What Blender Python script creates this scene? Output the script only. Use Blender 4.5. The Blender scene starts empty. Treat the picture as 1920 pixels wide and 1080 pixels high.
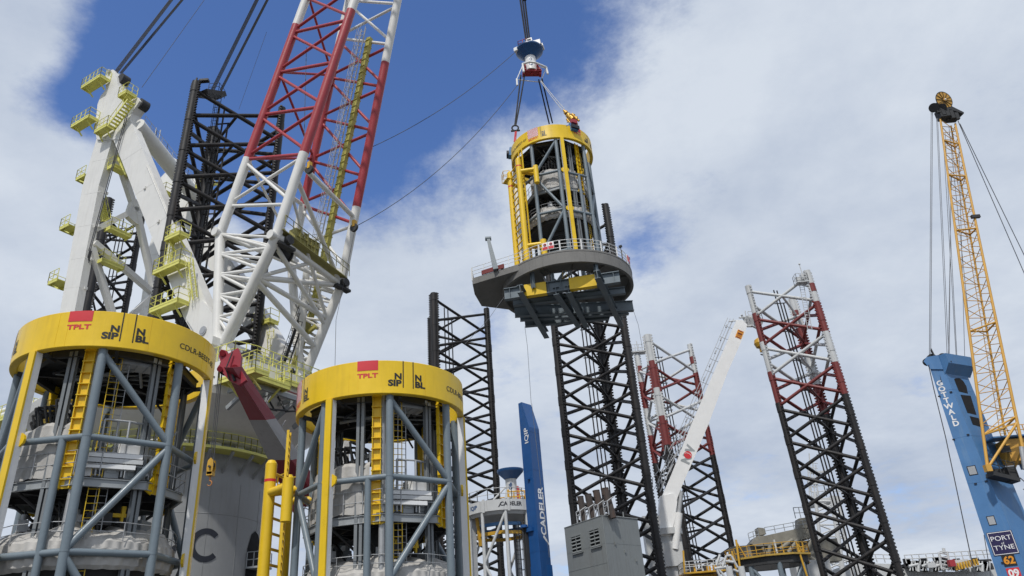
import bpy, math, random
import numpy as np
from mathutils import Vector
random.seed(7)
S = bpy.context.scene
COL = S.collection
PI = math.pi
def R(d): return math.radians(d)
def V(*a): return np.array(a[0] if len(a) == 1 else a, dtype=float)
def nrm(v):
    v = np.array(v, float); l = np.linalg.norm(v)
    return v / l if l > 1e-9 else V(0, 0, 1)
ZU = V(0, 0, 1)

# ---------------------------------------------------------------- camera
FPX = 1390.0; VP = (742.0, -2180.0)
CAM = V(0, 0, 2.5)
cu = nrm([VP[0] - 960, 540 - VP[1], FPX])          # world up seen in camera axes (right, up, forward)
cy = V(0, 0, 1) - cu[2] * cu; cy = nrm(cy)
cx = np.cross(cy, cu); cx = cx if cx[0] > 0 else -cx
def ray(px, py):
    c = V(px - 960, 540 - py, FPX) / FPX
    return V(c @ cx, c @ cy, c @ cu)
def at(px, py, Y):
    d = ray(px, py); return CAM + d * (Y / d[1])
def atz(px, py, z):
    d = ray(px, py); return CAM + d * ((z - CAM[2]) / d[2])
def onp(px, py, P, n):
    d = ray(px, py); return CAM + d * (((P - CAM) @ n) / (d @ n))
def oncyl(px, py, c, r):
    d = ray(px, py); o = CAM[:2] - V(c)[:2]; e = d[:2]
    A = e @ e; B = 2 * o @ e; D = B * B - 4 * A * (o @ o - r * r)
    t = (-B - math.sqrt(max(D, 0))) / (2 * A); return CAM + d * t
cam = bpy.data.cameras.new('camera'); co = bpy.data.objects.new('camera', cam); COL.objects.link(co)
right = V(cx[0], cy[0], cu[0]); upv = V(cx[1], cy[1], cu[1]); fwd = V(cx[2], cy[2], cu[2])
from mathutils import Matrix
M = Matrix([[right[i], upv[i], -fwd[i], CAM[i]] for i in range(3)] + [[0, 0, 0, 1]])
co.matrix_world = M
cam.sensor_width = 36; cam.lens = FPX / 1920 * 36; cam.clip_start = .1; cam.clip_end = 8000
S.camera = co

# ---------------------------------------------------------------- materials
def mat(name, col, rough=.45, metal=0., var=.12, scale=.6, dirt=.0, dirtcol=(.08, .06, .045), bump=0.02, bscale=8., coat=0., streak=True, tint=None, spec=.5):
    m = bpy.data.materials.new(name); m.use_nodes = True
    N = m.node_tree.nodes; L = m.node_tree.links
    b = N['Principled BSDF']
    tc = N.new('ShaderNodeTexCoord')
    n1 = N.new('ShaderNodeTexNoise'); n1.inputs['Scale'].default_value = scale; n1.inputs['Detail'].default_value = 6; n1.inputs['Roughness'].default_value = .65
    L.new(tc.outputs['Object'], n1.inputs['Vector'])
    mr = N.new('ShaderNodeMapRange'); mr.inputs[1].default_value = .3; mr.inputs[2].default_value = .7
    mr.inputs[3].default_value = 1 - var; mr.inputs[4].default_value = 1 + var * .6
    L.new(n1.outputs[0], mr.inputs[0])
    mx = N.new('ShaderNodeMix'); mx.data_type = 'RGBA'; mx.blend_type = 'MULTIPLY'; mx.inputs[0].default_value = 1
    mx.inputs[6].default_value = (*col, 1)
    L.new(mr.outputs[0], mx.inputs[7])
    out = mx.outputs[2]
    if dirt > 0:
        mp = N.new('ShaderNodeMapping'); mp.inputs['Scale'].default_value = (1.6, 1.6, .16) if streak else (1, 1, 1)
        L.new(tc.outputs['Object'], mp.inputs['Vector'])
        n2 = N.new('ShaderNodeTexNoise'); n2.inputs['Scale'].default_value = 1.7; n2.inputs['Detail'].default_value = 8; n2.inputs['Roughness'].default_value = .7
        L.new(mp.outputs[0], n2.inputs['Vector'])
        r2 = N.new('ShaderNodeMapRange'); r2.inputs[1].default_value = .52; r2.inputs[2].default_value = .75; r2.inputs[3].default_value = 0; r2.inputs[4].default_value = dirt
        L.new(n2.outputs[0], r2.inputs[0])
        m2 = N.new('ShaderNodeMix'); m2.data_type = 'RGBA'; m2.inputs[7].default_value = (*dirtcol, 1)
        L.new(r2.outputs[0], m2.inputs[0]); L.new(out, m2.inputs[6]); out = m2.outputs[2]
    L.new(out, b.inputs['Base Color'])
    rr = N.new('ShaderNodeMapRange'); rr.inputs[1].default_value = .3; rr.inputs[2].default_value = .7
    rr.inputs[3].default_value = max(.05, rough - .1); rr.inputs[4].default_value = min(1, rough + .15)
    L.new(n1.outputs[0], rr.inputs[0]); L.new(rr.outputs[0], b.inputs['Roughness'])
    b.inputs['Metallic'].default_value = metal
    b.inputs['Specular IOR Level'].default_value = spec
    if coat: b.inputs['Coat Weight'].default_value = coat
    if bump:
        n3 = N.new('ShaderNodeTexNoise'); n3.inputs['Scale'].default_value = bscale; n3.inputs['Detail'].default_value = 4
        L.new(tc.outputs['Object'], n3.inputs['Vector'])
        bp = N.new('ShaderNodeBump'); bp.inputs['Strength'].default_value = .35; bp.inputs['Distance'].default_value = bump
        L.new(n3.outputs[0], bp.inputs['Height']); L.new(bp.outputs[0], b.inputs['Normal'])
    return m
YEL = mat('yellow_paint', (.80, .53, .014), .34, var=.11, dirt=.22, dirtcol=(.34, .19, .03), bump=.008, bscale=1.2)
YEL2 = mat('tubular_yellow_paint', (.82, .54, .02), .42, var=.08, dirt=.2, dirtcol=(.3, .17, .03), bump=.01)
PIPE = mat('blue_grey_pipe_paint', (.165, .205, .235), .38, var=.1, dirt=.18, dirtcol=(.09, .09, .09))
WHT = mat('white_paint', (.80, .80, .79), .4, var=.05, dirt=.14, dirtcol=(.45, .42, .38))
CREAM = mat('off_white_crane_paint', (.72, .71, .675), .42, var=.06, dirt=.3, dirtcol=(.45, .41, .34), bump=.01, bscale=.9)
RED = mat('signal_red_paint', (.36, .032, .042), .4, var=.1, dirt=.15, dirtcol=(.2, .03, .03))
DRED = mat('dark_red_leg_paint', (.18, .03, .028), .5, var=.12, dirt=.2, dirtcol=(.1, .03, .025))
BLK = mat('black_leg_paint', (.022, .021, .022), .5, var=.35, dirt=.5, dirtcol=(.075, .055, .04), spec=.35)
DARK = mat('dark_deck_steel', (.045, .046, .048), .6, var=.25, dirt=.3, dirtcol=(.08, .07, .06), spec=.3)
GREY = mat('grey_steel_paint', (.32, .34, .35), .45, var=.1, dirt=.25, dirtcol=(.13, .12, .1))
POST = mat('dark_post_paint', (.19, .205, .215), .45, var=.12, dirt=.25, dirtcol=(.07, .065, .06))
LGREY = mat('galvanised_steel', (.42, .43, .44), .45, metal=.35, var=.12, dirt=.15)
PED = mat('pedestal_grey_paint', (.28, .285, .285), .5, var=.1, dirt=.4, dirtcol=(.2, .19, .17), bump=.02, bscale=.7)
RAIL = mat('yellow_green_rail_paint', (.72, .69, .17), .45, var=.1, dirt=.25, dirtcol=(.3, .27, .08))
NAVY = mat('navy_lettering', (.012, .014, .022), .4, bump=0)
BLKT = mat('black_lettering', (.014, .014, .014), .45, bump=0)
REDT = mat('red_lettering', (.62, .03, .04), .4, bump=0)
WHTT = mat('white_lettering', (.8, .8, .8), .4, bump=0)
TARP = mat('grey_tarpaulin', (.45, .435, .41), .6, var=.14, scale=1.5, dirt=.3, dirtcol=(.2, .19, .17), bump=.09, bscale=2.2, streak=False)
ROPE = mat('wire_rope', (.07, .072, .078), .55, metal=.3, bump=0)
ROPEG = mat('grey_wire_rope', (.17, .18, .2), .5, metal=.4, bump=0)
BLKS = mat('black_sling', (.016, .016, .018), .75, bump=0)
BLUE = mat('royal_blue_paint', (.011, .08, .26), .38, var=.14, dirt=.35, dirtcol=(.05, .09, .16))
DBLUE = mat('deep_blue_paint', (.012, .07, .2), .35, var=.08, dirt=.12)
SBLUE = mat('harbour_crane_blue', (.07, .195, .41), .48, var=.15, scale=.35, dirt=.5, dirtcol=(.2, .29, .38), bump=.03, bscale=.9)
OCHRE = mat('ochre_boom_paint', (.62, .34, .06), .5, var=.12, dirt=.3, dirtcol=(.22, .12, .05))
CONC = mat('grey_concrete_paint', (.19, .185, .175), .7, var=.2, dirt=.5, dirtcol=(.1, .095, .09), bump=.03, bscale=3)
BEAM = mat('slate_beam_paint', (.15, .185, .21), .42, var=.12, dirt=.2, dirtcol=(.06, .06, .06))
CASE = mat('casing_grey_paint', (.21, .225, .225), .55, var=.12, scale=.3, dirt=.4, dirtcol=(.12, .11, .1), bump=.03, bscale=.8)
RUST = mat('rusty_exhaust_steel', (.062, .05, .045), .75, var=.35, scale=2, dirt=.5, dirtcol=(.16, .07, .035))
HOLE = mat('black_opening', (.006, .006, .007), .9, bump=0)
GOLD = mat('gold_gripper_paint', (.62, .36, .05), .35, metal=.3, var=.2)
PURP = mat('purple_sign', (.018, .012, .07), .4, bump=0)
ORNG = mat('orange_sign', (.75, .3, .02), .45, bump=0)
HOOKY = mat('hook_yellow_paint', (.60, .34, .03), .4, var=.2, dirt=.4)
FARW = mat('weathered_white_paint', (.55, .56, .56), .5, var=.1, dirt=.3)
RIGG = mat('weathered_rig_grey', (.25, .235, .195), .6, var=.25, dirt=.6, dirtcol=(.16, .13, .08))

# ---------------------------------------------------------------- mesh builder
class MB:
    def __init__(s): s.v = []; s.f = []; s.m = []; s.s = []
    def add(s, vs, fs, m=0, smooth=False):
        o = len(s.v); s.v.extend([tuple(map(float, p)) for p in vs])
        for f in fs:
            s.f.append(tuple(i + o for i in f)); s.m.append(m); s.s.append(smooth)
    def tube(s, p, q, r, r2=None, n=8, m=0, caps=True):
        p = V(p); q = V(q); r2 = r if r2 is None else r2
        w = nrm(q - p); a = nrm(np.cross(w, ZU if abs(w[2]) < .95 else V(1, 0, 0))); b = np.cross(w, a)
        ring = [a * math.cos(2 * PI * i / n) + b * math.sin(2 * PI * i / n) for i in range(n)]
        vs = [p + r * c for c in ring] + [q + r2 * c for c in ring]
        s.add(vs, [(i, (i + 1) % n, n + (i + 1) % n, n + i) for i in range(n)], m, True)
        if caps:
            s.add(vs[:n], [tuple(range(n))[::-1]], m); s.add(vs[n:], [tuple(range(n))], m)
        return s
    def path(s, pts, r, n=6, m=0):
        for a, b in zip(pts[:-1], pts[1:]): s.tube(a, b, r, n=n, m=m)
        return s
    def beam(s, p, q, w, h, up=ZU, m=0, w2=None, h2=None):
        p = V(p); q = V(q); t = nrm(q - p); u = V(up)
        x = np.cross(t, u)
        if np.linalg.norm(x) < 1e-3: x = np.cross(t, V(1, 0, .01))
        x = nrm(x); y = np.cross(x, t)
        w2 = w if w2 is None else w2; h2 = h if h2 is None else h2
        vs = []
        for c, ww, hh in ((p, w, h), (q, w2, h2)):
            for sx, sy in ((-1, -1), (1, -1), (1, 1), (-1, 1)): vs.append(c + x * sx * ww / 2 + y * sy * hh / 2)
        s.add(vs, [(0, 1, 2, 3)[::-1], (4, 5, 6, 7), (0, 1, 5, 4), (1, 2, 6, 5), (2, 3, 7, 6), (3, 0, 4, 7)], m)
        return s
    def ibeam(s, p, q, w, h, t=.04, up=ZU, m=0):
        p = V(p); q = V(q); d = nrm(q - p); x = nrm(np.cross(d, V(up))); y = np.cross(x, d)
        s.beam(p, q, t, h - 2 * t, up, m)
        for k in (-1, 1): s.beam(p + y * k * (h - t) / 2, q + y * k * (h - t) / 2, w, t, up, m)
        return s
    def box(s, c, sx, sy, sz, ux=(1, 0, 0), m=0, uz=ZU):
        ux = nrm(ux); c = V(c)
        return s.beam(c - ux * sx / 2, c + ux * sx / 2, sy, sz, uz, m)
    def prism(s, pts, d, m=0):
        pts = [V(p) for p in pts]; d = V(d); n = len(pts)
        q = [p + d for p in pts]
        s.add(pts, [tuple(range(n))], m); s.add(q, [tuple(range(n))[::-1]], m)
        s.add(pts + q, [(i, (i + 1) % n, n + (i + 1) % n, n + i) for i in range(n)], m)
        return s
    def lathe(s, prof, c=(0, 0, 0), n=48, m=0, a0=0., a1=2 * PI, closed=False, fn=None, smooth=True):
        c = V(c); full = abs(a1 - a0 - 2 * PI) < 1e-6
        k = n if full else n + 1
        segs = list(zip(prof[:-1], prof[1:])) + ([(prof[-1], prof[0])] if closed else [])
        for (r0, z0), (r1, z1) in segs:
            vs = []
            for (r, z) in ((r0, z0), (r1, z1)):
                for i in range(k):
                    a = a0 + (a1 - a0) * i / n
                    rr, zz = fn(a, r, z) if fn else (r, z)
                    vs.append(c + V(rr * math.cos(a), rr * math.sin(a), zz))
            s.add(vs, [(i, (i + 1) % k, k + (i + 1) % k, k + i) for i in range(n if not full else k)], m, smooth)
        return s
    def disc(s, r, z, c=(0, 0, 0), n=48, m=0, rot=0):
        c = V(c)
        s.add([c + V(r * math.cos(rot + 2 * PI * i / n), r * math.sin(rot + 2 * PI * i / n), z) for i in range(n)], [tuple(range(n))], m); return s
    def ball(s, c, r, n=8, m=0):
        return s.lathe([(max(r * math.sin(PI * i / 6), 1e-4), -r * math.cos(PI * i / 6)) for i in range(7)], c, n, m)
    def build(s, name, mats, parent=None, origin=(0, 0, 0)):
        me = bpy.data.meshes.new(name)
        o = V(origin)
        me.from_pydata([tuple(V(p) - o) for p in s.v], [], s.f)
        mats = mats if isinstance(mats, (list, tuple)) else [mats]
        for m in mats: me.materials.append(m)
        me.polygons.foreach_set('material_index', s.m); me.polygons.foreach_set('use_smooth', s.s)
        me.update()
        ob = bpy.data.objects.new(name, me); COL.objects.link(ob)
        if parent is not None: ob.parent = parent
        else: ob.location = tuple(o)
        return ob

def tag(o, label=None, cat=None, group=None, kind=None):
    if label: o['label'] = label
    if cat: o['category'] = cat
    if group: o['group'] = group
    if kind: o['kind'] = kind
    return o
def thing(name, loc, label, cat, group=None, rz=0):
    o = bpy.data.objects.new(name, None); o.empty_display_size = .5; COL.objects.link(o)
    o.location = tuple(V(loc)); o.rotation_euler = (0, 0, rz)
    return tag(o, label, cat, group)
def part(mb, name, mats, root):               # geometry given in world coordinates, root not rotated
    return mb.build(name, mats, root, origin=V(root.location))
def sub(mb, name, mats, prt, root):
    return mb.build(name, mats, prt, origin=V(root.location))
def copy_tree(o, parent=None):
    c = o.copy(); COL.objects.link(c)
    if parent is not None: c.parent = parent
    for ch in list(o.children): copy_tree(ch, c)
    return c

# ---------------------------------------------------------------- lettering
_tc = {}
def glyphs(txt, bold=0., font_scale=(1, 1), res=4):
    key = (txt, bold, res)
    if key not in _tc:
        cu_ = bpy.data.curves.new('lettering', 'FONT'); cu_.body = txt; cu_.size = 1; cu_.offset = bold; cu_.resolution_u = res; cu_.fill_mode = 'FRONT'
        ob = bpy.data.objects.new('lettering', cu_); COL.objects.link(ob)
        dg = bpy.context.evaluated_depsgraph_get(); dg.update()
        me = ob.evaluated_get(dg).to_mesh()
        vs = [tuple(v.co[:2]) for v in me.vertices]; fs = [tuple(p.vertices) for p in me.polygons]
        ob.evaluated_get(dg).to_mesh_clear(); bpy.data.objects.remove(ob); bpy.data.curves.remove(cu_)
        _tc[key] = (vs, fs)
    return _tc[key]
def put_text(mb, txt, h, fn, m=0, align='l', bold=.02, sx=1.0):
    """h: capital height in metres; fn(x, y) -> world point"""
    vs, fs = glyphs(txt, bold)
    k = h / .69
    xs = [v[0] for v in vs]; x0, x1 = min(xs), max(xs)
    off = {'l': -x0, 'r': -x1, 'c': -(x0 + x1) / 2}[align]
    mb.add([fn((x + off) * k * sx, y * k) for x, y in vs], fs, m)
    return (x1 - x0) * k * sx
def plane_fn(o, ux, uy): 
    o = V(o); ux = nrm(ux); uy = nrm(uy)
    return lambda x, y: o + ux * x + uy * y
def cyl_fn(c, r, a0, z0):
    c = V(c)
    return lambda x, y: c + V(r * math.cos(a0 + x / r), r * math.sin(a0 + x / r), z0 + y)
def patch(mb, fn, x0, y0, x1, y1, m=0, n=8):
    for i in range(n):
        a = x0 + (x1 - x0) * i / n; b = x0 + (x1 - x0) * (i + 1) / n
        mb.add([fn(a, y0), fn(b, y0), fn(b, y1), fn(a, y1)], [(0, 1, 2, 3)], m)

# ---------------------------------------------------------------- small fittings
def railing(mb, pts, h=1.1, step=1.2, r=.03, rails=(1., .5), closed=False, m=0, n=5):
    pts = [V(p) for p in pts]
    if closed: pts = pts + [pts[0]]
    for a, b in zip(pts[:-1], pts[1:]):
        k = max(1, int(round(np.linalg.norm(b - a) / step)))
        for i in range(k + 1):
            p = a + (b - a) * i / k
            mb.tube(p, p + ZU * h, r * 1.15, n=n, m=m)
        for f in rails: mb.tube(a + ZU * h * f, b + ZU * h * f, r, n=n, m=m)
    return mb
def ladder(mb, p, q, out, w=.5, step=.33, r=.025, cage=False, m=0, cr=.38, cstep=.9):
    p = V(p); q = V(q); out = nrm(out); t = nrm(q - p); sd = nrm(np.cross(t, out)); L_ = np.linalg.norm(q - p)
    for k in (-1, 1): mb.beam(p + sd * k * w / 2, q + sd * k * w / 2, r * 1.5, r * 2.6, out, m)
    for i in range(int(L_ / step)):
        c = p + t * (i + .5) * step; mb.tube(c - sd * w / 2, c + sd * w / 2, r * .8, n=4, m=m, caps=False)
    if cage:
        hp = [sd * cr * math.cos(a) + out * (cr * math.sin(a) + cr * .5) for a in np.linspace(0, PI, 7)]
        hp = [sd * w / 2] + hp + [-sd * w / 2]
        for i in range(int(L_ / cstep)):
            c = p + t * (i + .6) * cstep
            mb.path([c + x for x in hp], r * .8, n=4, m=m)
        for x in hp[1:-1:2]: mb.tube(p + x, q + x, r * .7, n=4, m=m, caps=False)
    return mb
def deck_platform(root, name, c, ux, uo, L_, D, h=1.25, bracket=True, mt=None, wall=None):
    """small bracketed access platform: c = middle of the inner edge, ux along, uo outward"""
    mt = mt or RAIL
    c = V(c); ux = nrm(ux); uo = nrm(uo)
    mb = MB(); mb.beam(c + uo * D / 2 - ux * L_ / 2, c + uo * D / 2 + ux * L_ / 2, D, .09)
    for k in (-1, 1): mb.beam(c + ux * k * (L_ / 2 - .06) - ZU * .14, c + ux * k * (L_ / 2 - .06) + uo * D - ZU * .14, .12, .22)
    mb.beam(c - ux * L_ / 2 + uo * (D - .05) - ZU * .12, c + ux * L_ / 2 + uo * (D - .05) - ZU * .12, .1, .28)
    if bracket:
        for k in (-.6, .6): mb.beam(c + ux * k * L_ / 2 - ZU * 1.1, c + ux * k * L_ / 2 + uo * D * .85 - ZU * .15, .13, .13)
    pf = part(mb, name, mt, root)
    rb = MB(); a = c - ux * L_ / 2 + ZU * .05; b = c + ux * L_ / 2 + ZU * .05
    railing(rb, [a, a + uo * D, b + uo * D, b], h, .8, .035)
    for k in (-1, 1): rb.beam(c + ux * L_ / 2 * k + uo * .02 + ZU * .1, c + ux * L_ / 2 * k + uo * D + ZU * .1, .02, .15)
    rb.beam(a + uo * D + ZU * .08, b + uo * D + ZU * .08, .02, .16)
    sub(rb, 'handrail', mt, pf, root)
    return pf
# ---------------------------------------------------------------- pile frames (yellow ring on grey pipe columns)
ZB = -14.8
def P(r, deg, z): return V(r * math.cos(R(deg)), r * math.sin(R(deg)), z)
def fpart(mb, name, mats, root, par=None): return mb.build(name, mats, par or root, origin=(0, 0, ZB))
CPH = [-71, -33.5, 14.5, 62.5, 110, 158, 206, 250]
def rng_noise(a, k, ph): return math.sin(a * k + ph)
def pile_frame():
    root = bpy.data.objects.new('pile_frame', None); COL.objects.link(root)
    # ring
    mb = MB(); mb.lathe([(4.5, 0.03), (4.5, 1.72), (4.47, 1.75), (4.18, 1.75), (4.15, 1.72), (4.15, .03), (4.18, 0), (4.47, 0)], n=128, closed=True)
    for a in (-82, -76, -32, 8, 14, 48, 104, 150, 194): mb.beam(P(4.503, a + 70, .06), P(4.503, a + 70, 1.7), .01, .01, P(1, a + 70, 0))
    ring = fpart(mb, 'ring_band', YEL, root)
    for i, a in enumerate(CPH):
        mb = MB(); mb.tube(P(4.14, a, .12), P(4.14, a, ZB), .19, n=16)
        for z in (-4.0, -8.7): mb.tube(P(4.14, a, z - .02), P(4.14, a, z + .02), .2, n=16)
        mb.tube(P(4.14, a, ZB), P(4.14, a, ZB + .12), .34, n=16)
        fpart(mb, 'column', PIPE, root)
    for z in (-4.0, -8.7, -13.4):
        mb = MB()
        for i in range(8): mb.tube(P(4.14, CPH[i], z), P(4.14, CPH[(i + 1) % 8], z), .145, n=12)
        fpart(mb, 'ring_beam', PIPE, root)
    for (a, b) in ((14.5, 62.5), (-33.5, -71), (110, 158), (250, 206)):
        for (x, z0, y, z1) in ((a, -.15, b, -3.9), (b, -4.15, a, -8.6), (a, -8.85, b, -13.3)):
            mb = MB(); mb.tube(P(4.14, x, z0), P(4.14, y, z1), .155, n=12); fpart(mb, 'diagonal_brace', PIPE, root)
    for a in (0, 186):
        mb = MB(); c = P(4.14 * math.cos(R(24)), a, 0); mb.tube(P(3.83, a, -4), P(3.83, a, ZB), .16, n=12); fpart(mb, 'half_column', PIPE, root)
    for a in (-25.5, 96.5, 217):
        o = P(1, a, 0); mb = MB()
        mb.beam(P(4.33, a, -.02), P(4.33, a, -14.3), .35, .36, o)
        g = fpart(mb, 'guide_beam', WHT, root)
        mb = MB(); mb.beam(P(4.535, a, -.005), P(4.535, a, -14.3), .31, .05, o)
        for k in (-1, 1):
            t = P(1, a + 90, 0) * .168 * k
            mb.beam(P(4.515, a, -.03) + t, P(4.515, a, -14.3) + t, .03, .09, o)
        fpart(mb, 'face_plate', YEL, root, g)
        for z in (-4, -8.7):
            t = P(1, a + 90, 0)
            for k in (-1, 1):
                mb = MB(); q = P(4.3, a, z) + t * k * .176
                mb.prism([q + ZU * .3, q + t * k * .2 + ZU * .16, q + t * k * .24, q + t * k * .2 - ZU * .16, q - ZU * .3], -o * .1)
                fpart(mb, 'bracket', YEL, root, g)
    for a in (5.5, 64, 150, 250):
        o = P(1, a, 0); t = P(1, a + 90, 0); mb = MB()
        mb.beam(P(3.62, a, .3), P(3.62, a, -6.1), .42, .06, o)
        for k in (-1, 1): mb.beam(P(3.7, a, .3) + t * .2 * k, P(3.7, a, -6.1) + t * .2 * k, .035, .16, o)
        for i in range(12): mb.box(P(3.7, a, .1 - i * .53), .5, .2, .035, t)
        mb.prism([P(3.6, a, -5.3) + t * .22, P(3.6, a, -6.0) + t * .55, P(3.6, a, -6.15) + t * .22], o * .08)
        mb.prism([P(3.6, a, -5.3) - t * .22, P(3.6, a, -6.0) - t * .55, P(3.6, a, -6.15) - t * .22], o * .08)
        fpart(mb, 'track', YEL, root)
    for a, r, z0, z1, mt in ((23, 3.35, .3, -14.3, YEL), (29, 3.0, .2, -10, LGREY), (140, 3.3, .3, -14, YEL)):
        mb = MB(); ladder(mb, P(r, a, z1), P(r, a, z0), P(1, a, 0), w=.42, step=.3, r=.02, cage=False); fpart(mb, 'ladder', mt, root)
    for a in (-8, 52, 130, 232):
        mb = MB(); t = P(1, a + 90, 0)
        for k in (-1, 1): mb.ibeam(P(3.42, a, .2) + t * k * .12, P(3.42, a, -13.4) + t * k * .12, .15, .2, .03, P(1, a, 0))
        fpart(mb, 'inner_post', POST, root)
    # upper deck, seen from below
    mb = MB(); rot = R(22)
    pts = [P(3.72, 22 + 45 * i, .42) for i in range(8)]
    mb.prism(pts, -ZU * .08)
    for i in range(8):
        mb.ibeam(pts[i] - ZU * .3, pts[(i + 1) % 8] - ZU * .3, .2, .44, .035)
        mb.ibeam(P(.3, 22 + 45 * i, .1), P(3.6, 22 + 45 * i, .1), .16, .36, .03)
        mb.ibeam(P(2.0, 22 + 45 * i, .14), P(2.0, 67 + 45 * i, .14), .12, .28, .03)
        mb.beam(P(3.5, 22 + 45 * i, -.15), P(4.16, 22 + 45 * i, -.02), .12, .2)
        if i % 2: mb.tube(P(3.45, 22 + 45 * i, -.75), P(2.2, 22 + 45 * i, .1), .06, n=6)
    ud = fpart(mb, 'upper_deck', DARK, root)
    mb = MB()
    for i in range(4): mb.tube(P(1.4 + .4 * i, -60, .0), P(3.1 - .3 * i, 60 + 20 * i, .0), .05, n=6)
    mb.tube(P(2.2, -70, -.2), P(2.6, 40, -.2), .09, n=8); mb.tube(P(1.2, 120, -.15), P(3.2, 40, -.15), .07, n=8)
    fpart(mb, 'pipework', GREY, root, ud)
    mb = MB(); c = P(2.75, 40, -.05); t = P(1, 125, 0)
    mb.box(c, 1.5, .95, .35, t); 
    for k in (-.5, 0, .5): mb.box(c + t * k * .9 - ZU * .19, .04, .9, .05, t)
    fpart(mb, 'hatch_box', LGREY, root, ud)
    # middle deck
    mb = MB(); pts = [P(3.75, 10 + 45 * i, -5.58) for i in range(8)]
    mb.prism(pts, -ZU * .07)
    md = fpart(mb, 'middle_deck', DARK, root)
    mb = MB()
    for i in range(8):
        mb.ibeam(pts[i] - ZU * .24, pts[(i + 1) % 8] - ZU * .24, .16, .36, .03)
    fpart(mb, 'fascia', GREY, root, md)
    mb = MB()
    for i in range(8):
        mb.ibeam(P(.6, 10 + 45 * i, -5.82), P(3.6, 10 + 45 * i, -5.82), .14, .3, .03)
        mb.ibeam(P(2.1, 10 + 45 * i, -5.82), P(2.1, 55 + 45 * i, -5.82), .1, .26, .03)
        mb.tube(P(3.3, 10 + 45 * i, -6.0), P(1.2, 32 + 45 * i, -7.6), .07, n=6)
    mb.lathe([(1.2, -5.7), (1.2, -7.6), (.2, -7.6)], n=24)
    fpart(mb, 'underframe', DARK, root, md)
    mb = MB(); railing(mb, [p * V(1.02, 1.02, 1) + ZU * .02 for p in pts], 1.05, 1.0, .022, closed=True); fpart(mb, 'handrail', LGREY, root, md)
    # machinery on the middle deck
    rn = random.Random(3)
    for i in range(24):
        a = rn.uniform(-80, 85); z = rn.uniform(-5.2, -4.2); r_ = rn.uniform(1.4, 3.1); mb = MB(); hh = rn.uniform(.4, 1.3); ww = rn.uniform(.4, 1.1); t = P(1, a + 90 + rn.uniform(-20, 20), 0)
        c = P(r_, a, -5.55 + hh / 2); mb.box(c, ww, .5, hh, t); mb.box(c + P(.26, a, 0), ww * .7, .04, hh * .6, t); mb.tube(c + ZU * hh / 2, c + ZU * (hh / 2 + rn.uniform(.1, .8)), .06, n=6); mb.tube(c + t * ww * .3 + ZU * hh / 2, c + t * ww * .3 + ZU * (hh / 2 + .3), .09, n=8)
        fpart(mb, 'machine_cabinet', rn.choice((DARK, POST, GREY, LGREY, FARW)), root, md)
    for i in range(15):
        a = rn.uniform(-85, 85); p = P(rn.uniform(1.4, 3), a, rn.uniform(-5, -3.4)); q = p + V(rn.uniform(-.9, .9), rn.uniform(-.9, .9), rn.uniform(-.8, .6)); mid = (p + q) / 2 + V(0, 0, -.35)
        mb = MB(); mb.path([p, mid, q], rn.uniform(.03, .07), n=6); fpart(mb, 'hose', rn.choice((DARK, DARK, GREY)), root, md)
    for i in range(9):
        a = -62 + 6 * i; p = P(2.9, a, -3.0 + .1 * (i % 3)); mb = MB(); mb.path([p, p + P(.25, a, .55 + .15 * (i % 4)), P(2.4, a + 14, -2.1 - .15 * (i % 3)), P(2.6, a + 24, -3.1)], .06, n=6); fpart(mb, 'hose', DARK, root, md)
    mb = MB(); mb.beam(P(2.3, -60, -2.75), P(2.9, 5, -2.55), .18, .22); mb.beam(P(2.6, -50, -3.2), P(2.6, -50, -2.6), .2, .2); mb.beam(P(2.9, 0, -3.2), P(2.9, 0, -2.5), .2, .2); fpart(mb, 'hose_beam', POST, root, md)
    mb = MB()
    for i, (z, w) in enumerate(((-5.1, 2.3), (-4.85, 2.5), (-4.62, 2.1))):
        mb.box(P(3.1, 28 + 3 * i, z), w, .9, .19, P(1, 119, 0), m=i % 2)
    mb.box(P(3.0, 44, -4.25), 1.0, .8, .6, P(1, 134, 0), m=0); mb.box(P(3.0, 12, -5.2), .9, .7, .6, P(1, 102, 0), m=0)
    fpart(mb, 'timber_stack', [WHT, FARW], root, md)
    mb = MB()
    for k in range(3):
        mb.path([P(3.4, 22 + 17 * k, -5.5), P(3.4, 22 + 17 * k, -3.0), P(3.1, 32 + 17 * k, -2.95), P(3.1, 32 + 17 * k, -5.5)], .05, n=6)
        mb.tube(P(3.4, 22 + 17 * k, -4.0), P(3.4, 39 + 17 * k, -4.0), .045, n=6); mb.tube(P(3.4, 22 + 17 * k, -3.0), P(3.4, 39 + 17 * k, -3.0), .045, n=6)
    fpart(mb, 'hose_frame', LGREY, root, md)
    mb = MB(); mb.path([P(2.6, -96, -5.3), P(2.6, -96, -3.4), P(2.5, -90, -3.0), P(2.2, -82, -3.0)], .2, n=12); mb.tube(P(2.5, -90, -3.0), P(2.5, -90, -2.0), .2, n=12)
    fpart(mb, 'ventilation_duct', LGREY, root)
    mb = MB(); mb.tube(P(3.5, 10, .2), P(3.5, 10, -8.5), .15, n=12)
    fpart(mb, 'ventilation_duct', LGREY, root)
    # tarpaulins
    def wr(a, r, z): return (r + .05 * math.sin(a * 9 + z * .8) + .03 * math.sin(a * 23 + z * 1.6) + .018 * math.sin(a * 47 - z * 3), z + .05 * math.sin(a * 11))
    mb = MB(); mb.lathe([(2.4, -2.95), (3.2, -3.05), (3.42, -3.25), (3.46, -3.7), (3.47, -4.2), (3.47, -4.7), (3.47, -5.1), (3.5, -5.54)], n=120, a0=R(-88), a1=R(0), fn=wr)
    fpart(mb, 'tarpaulin', TARP, root, md)
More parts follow.
